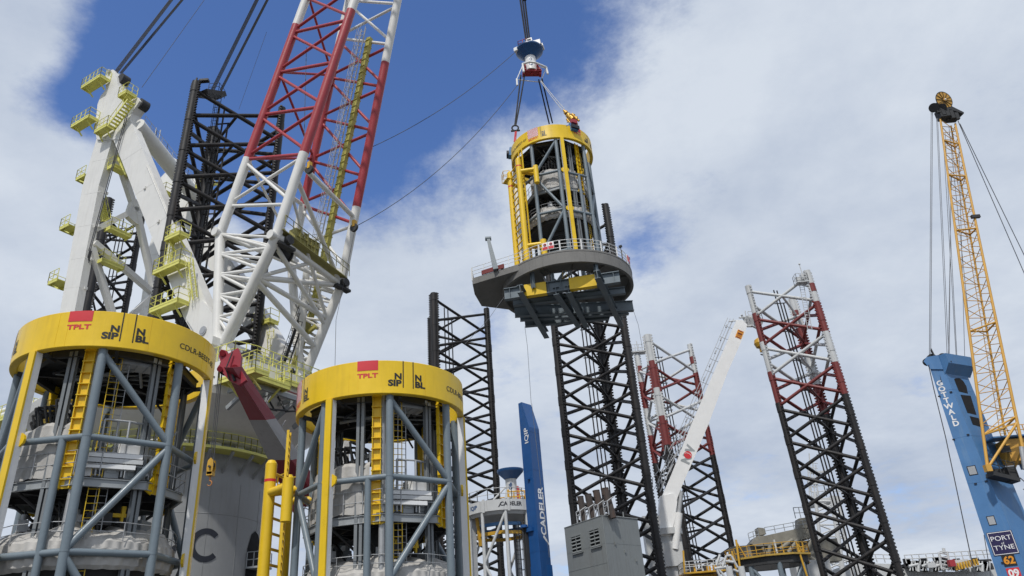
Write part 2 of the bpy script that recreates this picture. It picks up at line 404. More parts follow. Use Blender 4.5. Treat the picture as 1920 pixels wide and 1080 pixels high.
    mb = MB(); pts = [P(3.55, 22 + 15 * i, -8.75) for i in range(24)]; mb.prism(pts, -ZU * .12)
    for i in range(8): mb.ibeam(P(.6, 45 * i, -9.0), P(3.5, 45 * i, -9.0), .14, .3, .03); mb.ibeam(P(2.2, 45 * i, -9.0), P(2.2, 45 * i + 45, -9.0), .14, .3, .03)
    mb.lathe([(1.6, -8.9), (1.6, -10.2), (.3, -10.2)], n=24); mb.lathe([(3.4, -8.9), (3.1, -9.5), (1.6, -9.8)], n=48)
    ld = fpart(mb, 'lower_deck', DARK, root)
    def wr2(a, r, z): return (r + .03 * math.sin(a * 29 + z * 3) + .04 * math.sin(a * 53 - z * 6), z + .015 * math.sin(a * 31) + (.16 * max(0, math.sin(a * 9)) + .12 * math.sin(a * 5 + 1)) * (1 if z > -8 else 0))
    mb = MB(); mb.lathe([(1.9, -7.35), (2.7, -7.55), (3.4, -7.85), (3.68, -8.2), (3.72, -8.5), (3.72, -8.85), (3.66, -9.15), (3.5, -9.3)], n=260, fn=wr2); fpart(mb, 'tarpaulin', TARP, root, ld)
    mb = MB(); railing(mb, [P(3.75, 22.5 * i, -8.2) for i in range(16)], .75, 1.4, .02, closed=True); fpart(mb, 'handrail', LGREY, root, ld)
    for i in range(9):
        a = rn.uniform(-90, 90); mb = MB(); w_ = rn.uniform(.4, 1.1); c = P(rn.uniform(1.5, 2.6), a, rn.uniform(-7.5, -6.9)); mb.box(c, w_, .4, .5, P(1, a + 90, 0)); mb.tube(c, V(c[0], c[1], -8.7), .1, n=6); mb.tube(c + ZU * .2, c + ZU * .5, .12, n=8)
        fpart(mb, 'machine_cabinet', rn.choice((DARK, POST, GREY, LGREY, FARW)), root, ld)
    for i in range(9):
        a = rn.uniform(-90, 90); p = P(rn.uniform(1.2, 2.7), a, -7.9); mb = MB(); mb.path([p, p + V(.1, .2, 1.0), p + V(.5, -.1, 1.5), p + V(.7, .2, .3)], .04, n=5); fpart(mb, 'hose', DARK, root, ld)
    mb = MB(); mb.box(P(2.3, 40, -6.9), 1.5, .16, .16, P(1, 130, 0)); mb.box(P(2.4, 55, -7.3), .16, .16, 1.6, P(1, 130, 0)); mb.box(P(2.35, 28, -7.3), .3, .2, 1.4, P(1, 110, 0))
    fpart(mb, 'yellow_frame', YEL2, root, ld)
    return root, ring
def ring_letters(no, ring):
    rr = 4.512
    f = lambda deg, z: cyl_fn((0, 0, 0), rr, R(deg), z)
    ms = [BLKT, REDT, WHTT]
    def done(mb): return mb.build('lettering', ms, ring, origin=(0, 0, ZB))
    mb = MB(); patch(mb, f(0, 0), -.52, 1.22, .52, 1.745, 1); done(mb)
    mb = MB(); put_text(mb, 'TPLT', .22, f(0, .84), 1, 'c', .035, 1.45); done(mb)
    for dg, tx, al, t2 in ((22.6, 'N', 'r', 'SIP'), (29.3, 'N', 'l', 'BL'), (-53, 'N', 'l', 'EL')):
        mb = MB(); patch(mb, f(dg, 0), -.025, .32, .025, 1.74, 0, 1); done(mb)
        o_ = dg + (-1.0 if al == 'r' else 1.3)
        mb = MB(); put_text(mb, tx, .3, f(o_, .76), 0, al, .045, 1.15); put_text(mb, t2, .3, f(o_, .40), 0, al, .045, 1.25); done(mb)
    mb = MB(); put_text(mb, 'CDLR-BEEST-' + no, .27, f(57, .62), 0, 'l', .012, 1.12); done(mb)
    mb = MB(); put_text(mb, 'CDLR-BEEST-' + no, .27, f(-75, .62), 0, 'r', .012, 1.12); done(mb)
    x0, x1, y0, y1 = -.62, .62, .62, 1.745; mb = MB()
    g = f(-64.5, 0); patch(mb, g, x0, y0, x1, y1, 2)
    g2 = cyl_fn((0, 0, 0), rr + .004, R(-64.5), 0)
    sl = (y1 - y0) * 1.0
    for k in range(-6, 7):
        s0 = x0 + k * .21; w = .095
        n = 8; row = []
        for i in range(n + 1):
            y = y0 + (y1 - y0) * i / n; xa = s0 + sl * i / n
            row.append((max(x0, min(x1, xa)), max(x0, min(x1, xa + w)), y))
        for i in range(n):
            a, b, y = row[i]; c, d, yy = row[i + 1]
            if b - a > .004 or d - c > .004: mb.add([g2(a, y), g2(b, y), g2(d, yy), g2(c, yy)], [(0, 1, 2, 3)], 1)
    done(mb)
    mb = MB(); put_text(mb, 'ECPIT', .22, f(-64.5, .3), 1, 'c', .03, 1.4); done(mb)
def boat_landing(root, full):
    mb = MB(); a0, a1 = -81, -103; r0, r1 = 5.6, 5.3
    p0 = P(r0, a0, 0); p1 = P(r1, a1, 0)
    mb.tube(p0 + ZU * -2.2, p0 + ZU * ZB, .29, n=18); mb.lathe([(.29, -2.2), (.18, -2.02), (.02, -1.98)], p0, 18)
    mb.tube(p1 + ZU * -2.5, p1 + ZU * ZB, .29, n=18); mb.lathe([(.29, -2.5), (.18, -2.32), (.02, -2.28)], p1, 18)
    st = P(4.75, -64, 0)
    for z in (-3.7, -12.6):
        mb.tube(p0 + ZU * z, st + ZU * z, .23, n=14); mb.tube(p1 + ZU * z, P(4.14, 250, z), .2, n=14); mb.tube(p0 + ZU * z, P(4.14, -71, z), .2, n=12)
    mb.tube(st - ZU * 3.3, st - ZU * 5.4, .27, n=16); mb.tube(st - ZU * 12.2, st - ZU * 14.4, .3, n=16)
    bl = fpart(mb, 'boat_landing', YEL2, root)
    mb = MB(); out = nrm((p0 + p1) / 2)
    for i in range(16): z = -2.6 - i * .75; mb.tube(p0 + ZU * z, p1 + ZU * z, .075, n=8)
    fpart(mb, 'rung', YEL2, root, bl)
    mb = MB(); q = P(4.85, -84, 0); ladder(mb, q + ZU * ZB, q - ZU * .4, P(1, -86, 0), .5, .36, .05); fpart(mb, 'ladder', YEL2, root, bl)
    mb = MB(); c = (p0 + p1) / 2; t = nrm(p1 - p0)
    mb.box(P(5.4, -106, -3.3), 1.2, .8, .08, t)
    railing(mb, [P(5.4, -101, -3.25), P(6.0, -104, -3.25), P(5.9, -112, -3.25), P(5.2, -112, -3.25)], 1.0, .8, .03)
    fpart(mb, 'rest_platform', YEL2, root, bl)
    mb = MB()
    for p, z in ((p0, -3.0), (p1, -4.2)): mb.tube(p + ZU * z, p + ZU * (z - .14), .297, n=18)
    fpart(mb, 'red_band', REDT, root, bl)
BL0 = V(0, 0, -2.5)
FR = {'05': (V(-20.08, 34.34, 16.56), -59.25 - 24.8), '06': (V(-7.71, 39.15, 14.96), -78.73 - 9.0), '07': (V(5.55, 66.85, 51.56), -94.75 + 42)}
proto, pring = pile_frame()
FG = 'yellow-ringed pile frames'
frames = {}
for i, no in enumerate(('05', '06', '07')): frames[no] = proto if i == 0 else copy_tree(proto)
for no, lab in (('05', 'largest yellow-ringed grey pipe frame, its ring lettered with the number 05'),
                ('06', 'yellow-ringed grey pipe frame standing between the dark red boom and the blue tower'),
                ('07', 'yellow-ringed grey pipe frame hanging in the air on a round railed platform')):
    fr = frames[no]; loc, rz = FR[no]
    fr.location = tuple(loc + V(0, 0, ZB)); fr.rotation_euler = (0, 0, R(rz))
    tag(fr, lab, 'pile frame', FG)
    ring_letters(no, [c for c in fr.children if c.name.split('.')[0] == 'ring_band'][0])
    if no != '05': boat_landing(fr, no == '07')
# ---- the platform and grillage under the hanging frame (children; local frame coordinates)
f7 = frames['07']; L7, rz7 = FR['07']
c7, s7 = math.cos(R(rz7)), math.sin(R(rz7))
def loc7(p):
    d = V(p) - L7; return V(d[0] * c7 + d[1] * s7, -d[0] * s7 + d[1] * c7, d[2])
RP = 6.6; TH0 = rz7 + 39 - 90        # local angle helpers
mb = MB()
mb.lathe([(RP, -14.82), (RP, -16.15), (RP - .3, -16.15), (RP - .3, -15.2), (3.2, -15.2), (3.2, -14.82)], n=96, closed=True)
und = [loc7(atz(px, py, L7[2] - 15.5)) for px, py in ((886, 533), (890, 552), (903, 574), (965, 582), (1010, 575), (1030, 545), (1010, 505), (985, 503))]
mb.prism(und, ZU * .66)
for t in range(0, 360, 12): mb.beam(P(RP + .004, t, -16.1), P(RP + .004, t, -14.9), .02, .02, P(1, t, 0))
for t in range(0, 360, 36): mb.beam(P(RP - .5, t + 5, -15.3), P(3.4, t + 5, -15.3), .06, .25)
mb.lathe([(RP, -15.0), (RP + .03, -15.0), (RP + .03, -14.9), (RP, -14.9)], n=96)
plat = mb.build('work_platform', CONC, f7, origin=(0, 0, ZB))
mb = MB()
edge = []
def cam_th(th): return -39 - 0 + th   # angle seen from the camera -> local angle (camera at local -39)
# local camera bearing
cb = math.degrees(math.atan2(loc7(CAM)[1], loc7(CAM)[0]))
arc = [P(RP - .08, cb + t, -14.82) for t in range(-38, 181, 9)]
wing = [V(und[k][0], und[k][1], -14.82) for k in (3, 2, 1, 0)]
railing(mb, arc + wing[:1] , 1.15, 1.1, .03, rails=(1., .66, .33)); railing(mb, wing + [arc[0]], 1.15, 1.4, .03, rails=(1., .66, .33))
for p in arc[::2] + wing:
    mb.beam(p - ZU * .3, p + ZU * 1.15, .1, .1)
mb.build('railing', WHT, plat, origin=(0, 0, ZB))
for a in (cb - 14, cb - 9):
    mb = MB()
    o = P(1, a, 0); t = P(1, a + 90, 0); c = P(RP + .06, a, -14.15)
    mb.box(c, .55, .04, .8, t, m=0); mb.box(c + o * .03 - ZU * .2, .5, .03, .28, t, m=1)
    mb.lathe([(.001, 0), (.15, 0)], c + o * .03 + ZU * .17, 12, m=1); mb.tube(c + o * .025 + ZU * .17, c + o * .04 + ZU * .17, .15, n=14, m=1); mb.tube(c + o * .035 + ZU * .17, c + o * .045 + ZU * .17, .1, n=14, m=0)
    mb.build('warning_sign', [WHTT, REDT], plat, origin=(0, 0, ZB))
mb = MB()
o = P(1, cb + 72, 0); mb.box(P(RP + .06, cb + 72, -14.2), .6, .04, .7, P(1, cb + 162, 0), m=1)
mb.build('warning_sign', [WHTT, REDT], plat, origin=(0, 0, ZB))
mb = MB(); mb.beam(wing[3] * .8 + arc[0] * .2 + ZU * .25, wing[3] * .35 + arc[0] * .65 + ZU * .25, .12, .45); mb.build('red_kerb_panel', DRED, plat, origin=(0, 0, ZB))
mb = MB(); q = loc7(atz(930, 508, L7[2] - 14.8)); uw = loc7(L7 + V(-1, 0, 0)); mb.beam(q, q + ZU * 3.7 + uw * .55, .95, .5, uw, 0, .34, .3); mb.tube(q + ZU * 3.7 + uw * .55 - uw * .3, q + ZU * 3.7 + uw * .55 + uw * .3, .22, n=12)
mb.build('tapered_post', BEAM, plat, origin=(0, 0, ZB))
mb = MB()
for a in (cb - 75, cb + 60, cb + 85):
    mb.tube(P(RP - .1, a, -14.8), P(RP - .1, a, -13.3), .04, n=6); mb.box(P(RP - .1, a, -13.3), .3, .2, .2, P(1, a, 0))
mb.build('flood_lamp', DARK, plat, origin=(0, 0, ZB))
zg = L7[2] - 17.6
def g(px, py, dz=0): return loc7(atz(px, py, zg)) + V(0, 0, dz)
mb = MB()
A0, A1 = g(946, 553), g(1162, 520); B0, B1 = g(965, 585), g(1187, 574); C0, C1 = g(984, 604), g(1141, 590)
fb = MB(); fb.ibeam(A0, A1, .55, 1.15, .06); 
for t in np.linspace(.05, .95, 9): fb.beam(A0 + (A1 - A0) * t - ZU * .5, A0 + (A1 - A0) * t + ZU * .5, .5, .04, nrm(A1 - A0))
gr = fb.build('lifting_grillage', BEAM, f7, origin=(0, 0, ZB))
for t0, t1 in ((.18, .37), (.57, .80)):
    fb = MB(); fb.beam(A0 + (A1 - A0) * t0, A0 + (A1 - A0) * t1, .56 + .03, 1.2); fb.build('yellow_panel', YEL, gr, origin=(0, 0, ZB))
for q0, q1, h in ((B0, B1, 1.1), (C0, C1, 1.1), (g(962, 568), g(1172, 545), .7), (g(975, 595), g(1178, 583), .8)):
    fb = MB(); fb.ibeam(q0, q1, .5, h, .06); fb.build('long_beam', BEAM, gr, origin=(0, 0, ZB))
for q0, q1 in (((974, 532), (1024, 620)), ((1041, 536), (1084, 600)), ((1064, 533), (1098, 600)), ((1118, 505), (1163, 598))):
    fb = MB(); fb.ibeam(g(*q0, -.5), g(*q1, -.5), .55, .8, .05); fb.build('cross_beam', BEAM, gr, origin=(0, 0, ZB))
for px, py in ((1000, 540), (1120, 522)):
    fb = MB(); q = g(px, py); fb.ibeam(q, V(q[0], q[1], -15.1), .3, .3, .05, V(1, 0, 0)); fb.build('hanger', BEAM, gr, origin=(0, 0, ZB))
# ---------------------------------------------------------------- lifting gear above the hanging frame
YT = 67.0
ft = at(993, 101, YT)                         # middle of the blue flange
root = thing('lifting_tool', ft + V(.25, 0, -4.2), 'blue flanged white lifting tool with red spreader hanging on the hoist ropes', 'lifting tool')
K = 1 / .93
mb = MB(); c = ft; mb.lathe([(.62, -.75), (.75, -.7), (1.62, .25), (1.66, .33), (1.66, .5), (1.5, .5), (.3, .45)], c, 48); part(mb, 'flange', DBLUE, root)
mb = MB(); mb.lathe([(.66, -.7), (.64, -2.55), (.7, -2.6), (.7, -2.9), (.55, -2.9), (.55, -1.5), (.01, -1.5)], c, 32); col_ = part(mb, 'column', WHT, root)
mb = MB()
ca = math.degrees(math.atan2(-ft[1], -ft[0]))
for z, r_ in ((-1.45, .2), (-2.15, .24)):
    f_ = cyl_fn(c, .675, R(ca + 4), z)
    for k in range(14):
        a = 2 * PI * k / 16 + .3; b = 2 * PI * (k + 1) / 16 + .3
        mb.add([f_(r_ * math.cos(a), r_ * math.sin(a)), f_(r_ * math.cos(b), r_ * math.sin(b)), f_(r_ * .6 * math.cos(b), r_ * .6 * math.sin(b)), f_(r_ * .6 * math.cos(a), r_ * .6 * math.sin(a))], [(0, 1, 2, 3)], 0)
sub(mb, 'logo', DBLUE, col_, root)
zs = ft[2] - 3.1
mb = MB()
spx = V(1, .1, 0); spx = nrm(spx); spy = V(-.1, 1, 0)
mb.box(c + V(.1, 0, -3.05), 2.1, 1.0, .2, spx)
for k in (-1, 1):
    mb.prism([c + spx * k * 1.1 + V(0, -.6, -3.0), c + spx * k * .62 + V(0, -.6, -1.9), c + spx * k * .62 + V(0, -.6, -3.0)], V(0, .16, 0)); mb.prism([c + spx * k * 1.1 + V(0, .5, -3.0), c + spx * k * .62 + V(0, .5, -1.9), c + spx * k * .62 + V(0, .5, -3.0)], V(0, .16, 0))
    mb.box(c + spx * k * 1.0 + V(0, 0, -3.25), .25, .6, .4, spx)
mb.tube(c + V(0, -.1, -3.1), c + V(0, -.1, -3.4), .12, n=10)
part(mb, 'spreader', RED, root)
mb = MB()
def T(px, py, dy=0): return at(px, py, YT + dy)
gp = [T(982, 134, -.8), T(980, 120, -.8), T(993, 116, -1.2), T(1002, 117, -1.2), T(1024, 126, .8), T(1027, 138, .8)]
mb.path(gp, .13, n=8); mb.path([T(979, 121, -.7), T(1002, 124, 1), T(1024, 128, .8)], .06, n=6)
mb.path([T(970, 160, -.8), T(969, 149, -.8), T(980, 123, -.8)], .06, n=6); mb.path([T(970, 160, -.8), T(969, 148, -.8)], .12, n=8)
mb.path([T(969, 149, -.8), T(984, 151, 0), T(1013, 154, .6), T(1024, 129, .8)], .06, n=6)
for p in gp: mb.ball(p, .13, 8)
part(mb, 'guard_frame', WHT, root)
mb = MB(); top = c + V(0, 0, .5)
mb.box(top + V(.75, -.2, .55), 1.5, 1.0, .8, (1, -.25, 0)); mb.box(top + V(.1, -.75, .8), .7, .5, .55, (1, -.25, 0)); mb.box(top + V(1.5, -.3, .15), .5, .9, .35, (1, -.25, 0))
mb.box(top + V(-1.5, -.3, -.1), .5, .7, .5, (1, -.5, 0))
pu = part(mb, 'power_pack', WHT, root)
mb = MB(); mb.box(top + V(.1, -1.01, .82), .36, .03, .22, (1, -.25, 0)); mb.box(top + V(.8, -.2, .1), 1.7, 1.1, .12, (1, -.25, 0)); sub(mb, 'grille', DARK, pu, root)
mb = MB(); railing(mb, [top + V(-1.3, -.8, 0), top + V(-.2, -1.2, 0), top + V(0, 0, 0), top + V(-1.2, .7, 0)], .85, .5, .04, closed=True); part(mb, 'handrail', RED, root)
# hoist ropes (continue above the picture)
mb = MB()
tp = c + V(.0, .0, .5)
for i in range(6):
    o = V((i - 2.5) * .13, (i % 2) * .3, 0)
    mb.tube(tp + o * .8, T(980 - 38, -290, 0) + o * 2.2, .06, n=6)
mb.tube(T(984, 0), T(979, -30), .25, n=6)
tag(part(mb, 'hoist_rope', BLKS, thing('hoist_rope_set', tp, 'bundle of dark hoist ropes above the blue flanged lifting tool', 'hoist ropes')), None)
# slings
def sling(name, lab, p, q, sp0, sp1, r, mt, m=2):
    t = thing(name, q, lab, 'sling', 'lifting slings')
    w = nrm(np.cross(V(q) - V(p), V(0, 1, 0)))
    for k in (-1, 1):
        mb = MB(); a_ = V(p) + w * k * sp0; b_ = V(q) + w * k * sp1
        pts = [a_ + (b_ - a_) * t_ - ZU * .12 * math.sin(PI * t_) for t_ in np.linspace(0, 1, 5)]
        mb.path(pts, r, n=8); part(mb, 'strand', mt, t)
    return t
ringc = FR['07'][0]
sling('lifting_sling', 'black lifting sling running down to the dark bow shackle', T(980, 141, -.3), at(966, 236, 65.2), .22, .05, .085, BLKS)
sling('lifting_sling', 'black lifting sling running down to the back of the raised yellow ring', T(1013, 148, .2), at(1033, 232, 70.2), .2, .2, .085, BLKS)
sling('lifting_sling', 'thin white sling running down to the gold gripper', T(1014, 152, .2), at(1056, 205, 67.8), .05, .16, .04, WHT)
sq = at(966, 240, 65.2)
t = thing('shackle', sq - ZU * 1.4, 'dark bow shackle with red strop at the raised yellow ring', 'shackle')
mb = MB()
pts = [sq + V(.36 * math.cos(a), 0, .36 * math.sin(a)) for a in np.linspace(R(-60), R(240), 12)]
mb.path(pts, .09, n=8); mb.tube(sq + V(-.5, 0, -.38), sq + V(.5, 0, -.38), .11, n=8); part(mb, 'bow', DARK, t)
mb = MB(); mb.tube(sq - ZU * .35, sq - ZU * 1.9 + V(-.25, 0, 0), .07, n=6); mb.tube(sq - ZU * .35 + V(.12, 0, 0), sq - ZU * 1.9 + V(-.1, 0, 0), .07, n=6); part(mb, 'strop', REDT, t)
# padeyes / clamps on the ring
for lab, th, mt2 in (('plain blue clamp bracket below the bow shackle on the raised ring', -82, None), ('blue and red clamp bracket under the gold gripper on the raised ring', 36, 1)):
    a = math.degrees(math.atan2(-ringc[1], -ringc[0])) + th
    pc = ringc + P(4.4, a, 1.6)
    t = thing('rim_clamp', pc, lab, 'clamp', 'clamps on the raised ring')
    o = P(1, a, 0); s_ = P(1, a + 90, 0); mb = MB()
    mb.beam(pc + o * .25 - ZU * .5, pc + o * .05 + ZU * .55, .8, .3, o); mb.prism([pc - s_ * .9 - o * .2, pc + s_ * .2 - o * .2, pc + s_ * .2 - o * .2 + ZU * .75], o * .25); part(mb, 'bracket', SBLUE, t)
    mb = MB(); mb.box(pc + o * .45 - ZU * .15, .95, .25, .4, s_); part(mb, 'pad', NAVY, t)
    if mt2: mb = MB(); mb.box(pc + o * .3 + ZU * .62, .7, .4, .45, s_); part(mb, 'jaw', RED, t)
gq = at(1072, 222, 67.6)
t = thing('hydraulic_gripper', gq - ZU * .8, 'gold hydraulic gripper at the end of the white sling above the ring', 'gripper')
d = nrm(gq - at(1056, 205, 67.8)); mb = MB(); rn = random.Random(5)
s0 = at(1057, 207, 67.8)
for i, (r_, l_) in enumerate(((.14, .35), (.26, .25), (.16, .3), (.34, .3), (.24, .25), (.45, .5), (.3, .35))):
    mb.tube(s0, s0 + d * l_, r_, n=12, m=1 if i in (2, 4) else 0); s0 = s0 + d * l_
part(mb, 'body', [GOLD, DARK], t)
for k in range(6):
    mb = MB(); a = k * PI / 3; u1 = nrm(np.cross(d, V(0, 1, 0))); u2 = np.cross(d, u1); o = u1 * math.cos(a) + u2 * math.sin(a)
    mb.tube(s0 - d * .9 + o * .48, s0 + d * .15 + o * .5, .13, n=10); mb.tube(s0 - d * .5 + o * .4, s0 - d * .5 + o * .72, .09, n=8); part(mb, 'piston', GOLD, t)
# tag lines
def catline(p, q, sag, n=14): 
    p = V(p); q = V(q); return [p + (q - p) * t_ - ZU * sag * 4 * t_ * (1 - t_) for t_ in np.linspace(0, 1, n)]

# ---------------------------------------------------------------- jack-up legs
def jackup_leg(name, label, tops, zbot, lean, bay, ztop_first, chord_r, diag_r, bands=None, mats=None, rack=(.34, .16), riser=True, first_cross=True):
    """tops: three chord tops (world), lean: dx,dy per metre of height, bay: bay height; bands: list of (height below top, material index)"""
    tops = [V(p) for p in tops]
    ln = V(lean[0], lean[1], 1)
    def on(i, z): return tops[i] + ln * (z - tops[i][2])
    root = thing(name, on(0, zbot) * .333 + on(1, zbot) * .333 + on(2, zbot) * .334, label, 'jack-up leg', 'jack-up vessel legs')
    mats = mats or [BLK]; H = tops[0][2]
    def mi(z):
        if not bands: return 0
        for h, m in bands:
            if H - z <= h: return m
        return 0
    cuts = sorted(set([H] + ([H - h for h, m in bands if h < H - zbot] if bands else []) + [zbot]))
    cen = lambda z: (on(0, z) + on(1, z) + on(2, z)) / 3
    for i in range(3):
        mb = MB()
        for z0, z1 in zip(cuts[:-1], cuts[1:]): mb.tube(on(i, z0), on(i, z1), chord_r, n=12, m=mi((z0 + z1) / 2), caps=True)
        ch = part(mb, 'chord', mats, root)
        rad = nrm((on(i, H) - cen(H)) * V(1, 1, 0)); tg = V(-rad[1], rad[0], 0)
        mb = MB(); pit = rack[0]
        for z0, z1 in zip(cuts[:-1], cuts[1:]): mb.beam(on(i, z0), on(i, z1 - .0), (chord_r + .16) * 2, .2, rad, mi((z0 + z1) / 2))
        z = H - .25
        while z > max(zbot, 0):
            c_ = on(i, z); m = mi(z)
            for k in (-1, 1):
                b_ = c_ + tg * k * (chord_r + .14)
                e = tg * k * rack[1]
                h0, h1 = pit * .34, pit * .2
                vs = []
                for s_ in (-.09, .09):
                    vs += [b_ + rad * s_ - ZU * h0, b_ + e + rad * s_ - ZU * h1, b_ + e + rad * s_ + ZU * h1, b_ + rad * s_ + ZU * h0]
                mb.add(vs, [(0, 1, 2, 3), (7, 6, 5, 4), (0, 1, 5, 4), (1, 2, 6, 5), (2, 3, 7, 6)], m)
            z -= pit
        sub(mb, 'rack', mats, ch, root)
    nb = int((H - ztop_first - max(zbot, 0)) / bay) + 1
    for i in range(3):
        j = (i + 1) % 3; mb = MB()
        for k in range(nb):
            z1 = H - ztop_first - (k + (.5 if i else 0)) * bay; z0 = z1 - bay
            e = bay * .06; m = mi((z0 + z1) / 2)
            a, b, c_, d_ = on(i, z1 - e), on(i, z0 + e), on(j, z1 - e), on(j, z0 + e)
            if i and bands:
                mu, ml = mi((z1 * 3 + z0) / 4), mi((z1 + z0 * 3) / 4)
                for p_, q_ in ((a, d_), (c_, b)): h_ = (p_ + q_) / 2; mb.tube(p_, h_, diag_r, n=8, m=mu, caps=False); mb.tube(h_, q_, diag_r, n=8, m=ml, caps=False)
            else:
                mb.tube(a, d_, diag_r, n=8, m=m, caps=False); mb.tube(c_, b, diag_r, n=8, m=m, caps=False)
            mb.tube(on(i, z1 - bay * .14), on(i, z1 + bay * .14), chord_r + .05, n=12, m=m, caps=False)
            zm = (z0 + z1) / 2; l_ = (i + 2) % 3
            if i == 0: mb.tube((on(i, zm) + on(j, zm)) / 2, on(l_, zm), diag_r * .75, n=6, m=m, caps=False)
        part(mb, 'lattice_panel', mats, root)
    if riser:
        mb = MB(); zt = H - ztop_first
        for k in range(3):
            q = lambda z: cen(z) * .62 + on(0, z) * .3 + on(2, z) * .08 + V(.55 * k, .25 * k, 0)
            mb.tube(q(zbot), q(zt - (k == 2) * 2), .1, n=6, m=0)
        z = zt - 2
        while z > 4: mb.beam(q(z) - V(1.3, 0, 0), q(z) + V(.3, 0, 0), .15, .1); z -= bay
        part(mb, 'riser_pipe', mats[:1], root)
    return root, on, cen
dz = V(0, 0, -2.5)
def eq_tops(pxs, Yav):
    ks = [ray(*p)[2] / ray(*p)[1] for p in pxs]; Hm = Yav / np.mean([1 / k for k in ks])
    return [at(p[0], p[1], Hm / k) for p, k in zip(pxs, ks)]
lg, on1, cen1 = jackup_leg('jackup_leg', 'black lattice jack-up leg rising through the white crane behind its boom', eq_tops([(368, 154), (529, 203), (403, 240)], 66), 0, (.018, 0), 4.05, .9, .42, .235, rack=(.36, .24))
# small platform at the top of that leg
pc = eq_tops([(368, 154), (529, 203), (403, 240)], 66)[0]
mb = MB(); q0 = pc + V(.6, .4, -1.3); q1 = at(414, 180, 64.5)
mb.beam(q0, q1, 1.6, .5, ZU, 0, 1.6, .5); railing(mb, [q1 + V(-1.2, -.7, .25), q1 + V(0, -.7, .25), q1 + V(.1, .7, .25), q1 + V(-1.2, .7, .25)], 1.1, .7, .03)
ladder(mb, q1 + V(-.2, 0, -9), q1 + V(-.2, 0, 0), V(0, -1, 0), .6, .4, .03, cage=True)
mb.tube(pc, pc + ZU * .6, .1, n=6); mb.box(pc + V(.9, 0, .1), 1.0, .5, .25)
part(mb, 'top_platform', BLK, lg)
jackup_leg('jackup_leg', 'far black lattice jack-up leg seen through the braces of the white A-frame', eq_tops([(266, 408), (160, 438), (205, 372)], 118), 0, (.0, 0), 5.2, .6, .55, .25, rack=(.5, .28))
jackup_leg('jackup_leg', 'slender black lattice jack-up leg behind the white round-topped tubular frame', eq_tops([(813, 550), (912, 579), (809, 597)], 110), 0, (.004, 0), 4.3, .7, .48, .22, rack=(.40, .24))
# right-hand of the two central legs
rt = at(1135, 384, 94.0); H = rt[2]
rb = at(1167, 594, 94.0)
lt = atz(1040, 619, rb[2])
sh = (rt - rb) / (rt[2] - rb[2])
lt = lt + V(sh[0], 0, 1) * (H - lt[2])
mid = (lt + rt) / 2; dd = rt - lt; per = nrm(V(-dd[1], dd[0], 0)); L_ = np.linalg.norm(dd)
bt = mid + per * L_ * .866
jackup_leg('jackup_leg', 'tall black lattice jack-up leg directly below the hanging platform', [lt, rt, bt], 0, (sh[0], 0), 4.35, 3.0, .5, .235, rack=(.42, .24))
LB = [(3.6, 1), (8.2, 2), (12.9, 1), (17.6, 2)]
jackup_leg('jackup_leg', 'jack-up leg with white and dark red top bands on the right', eq_tops([(1403, 538), (1513, 508), (1484, 560)], 100), 0, (-.017, 0), 4.55, .5, .44, .235, bands=[(5.0, 1), (9.6, 2), (14.15, 1), (18.7, 2)], mats=[BLK, FARW, DRED], rack=(.44, .24))
jackup_leg('jackup_leg', 'jack-up leg with white and dark red top bands partly hidden behind the white crane boom', eq_tops([(1213, 628), (1293, 646), (1194, 664)], 125), 0, (-.012, 0), 4.9, .7, .5, .24, bands=[(5.6, 1), (10.6, 2), (15.5, 1), (20.4, 2)], mats=[BLK, FARW, DRED], rack=(.5, .26))
for o in COL.objects:
    if o.get('label', '').startswith('jack-up leg with white and dark red top bands on the right'):
        o['label'] = 'white and dark red topped jack-up leg standing clear, nearest the harbour crane'
        tp_ = eq_tops([(1403, 538), (1513, 508), (1484, 560)], 100)[1]
        mb = MB(); mb.box(tp_ + V(-1.2, 0, -1.9), 1.7, 1.3, .12); railing(mb, [tp_ + V(-2.05, -.65, -1.8), tp_ + V(-.4, -.65, -1.8), tp_ + V(-.4, .65, -1.8), tp_ + V(-2.05, .65, -1.8)], 1.2, .6, .035, closed=True)
        mb.box(tp_ + V(-.8, 0, -.9), .6, .5, .8); mb.box(tp_ + V(-1.5, .2, -1.3), .5, .5, .9); mb.tube(tp_ + V(-.8, 0, -.6), tp_ + V(-.8, 0, 1.1), .06, n=6); mb.ball(tp_ + V(-.8, 0, 1.2), .16); mb.beam(tp_ + V(-.2, 0, -2.6), tp_ + V(-1.9, 0, -1.95), .15, .15)
        ladder(mb, tp_ + V(-1.8, .2, -9), tp_ + V(-1.2, .2, -1.9), V(0, -1, 0), .6, .4, .04)
        part(mb, 'top_platform', FARW, o)
    if o.get('label', '').startswith('jack-up leg with white and dark red top bands partly'):
        o['label'] = 'white and dark red topped jack-up leg crossed by the white ship crane boom'
        tp_ = eq_tops([(1213, 628), (1293, 646), (1194, 664)], 125)[2]
        mb = MB(); mb.box(tp_ + V(.4, 0, .2), 2.6, 1.6, .15); railing(mb, [tp_ + V(-.9, -.8, .3), tp_ + V(1.7, -.8, .3), tp_ + V(1.7, .8, .3), tp_ + V(-.9, .8, .3)], 1.3, .7, .05, closed=True)
        mb.tube(tp_ + V(.3, 0, .2), tp_ + V(.3, 0, 2.6), .1, n=6); part(mb, 'top_platform', FARW, o)

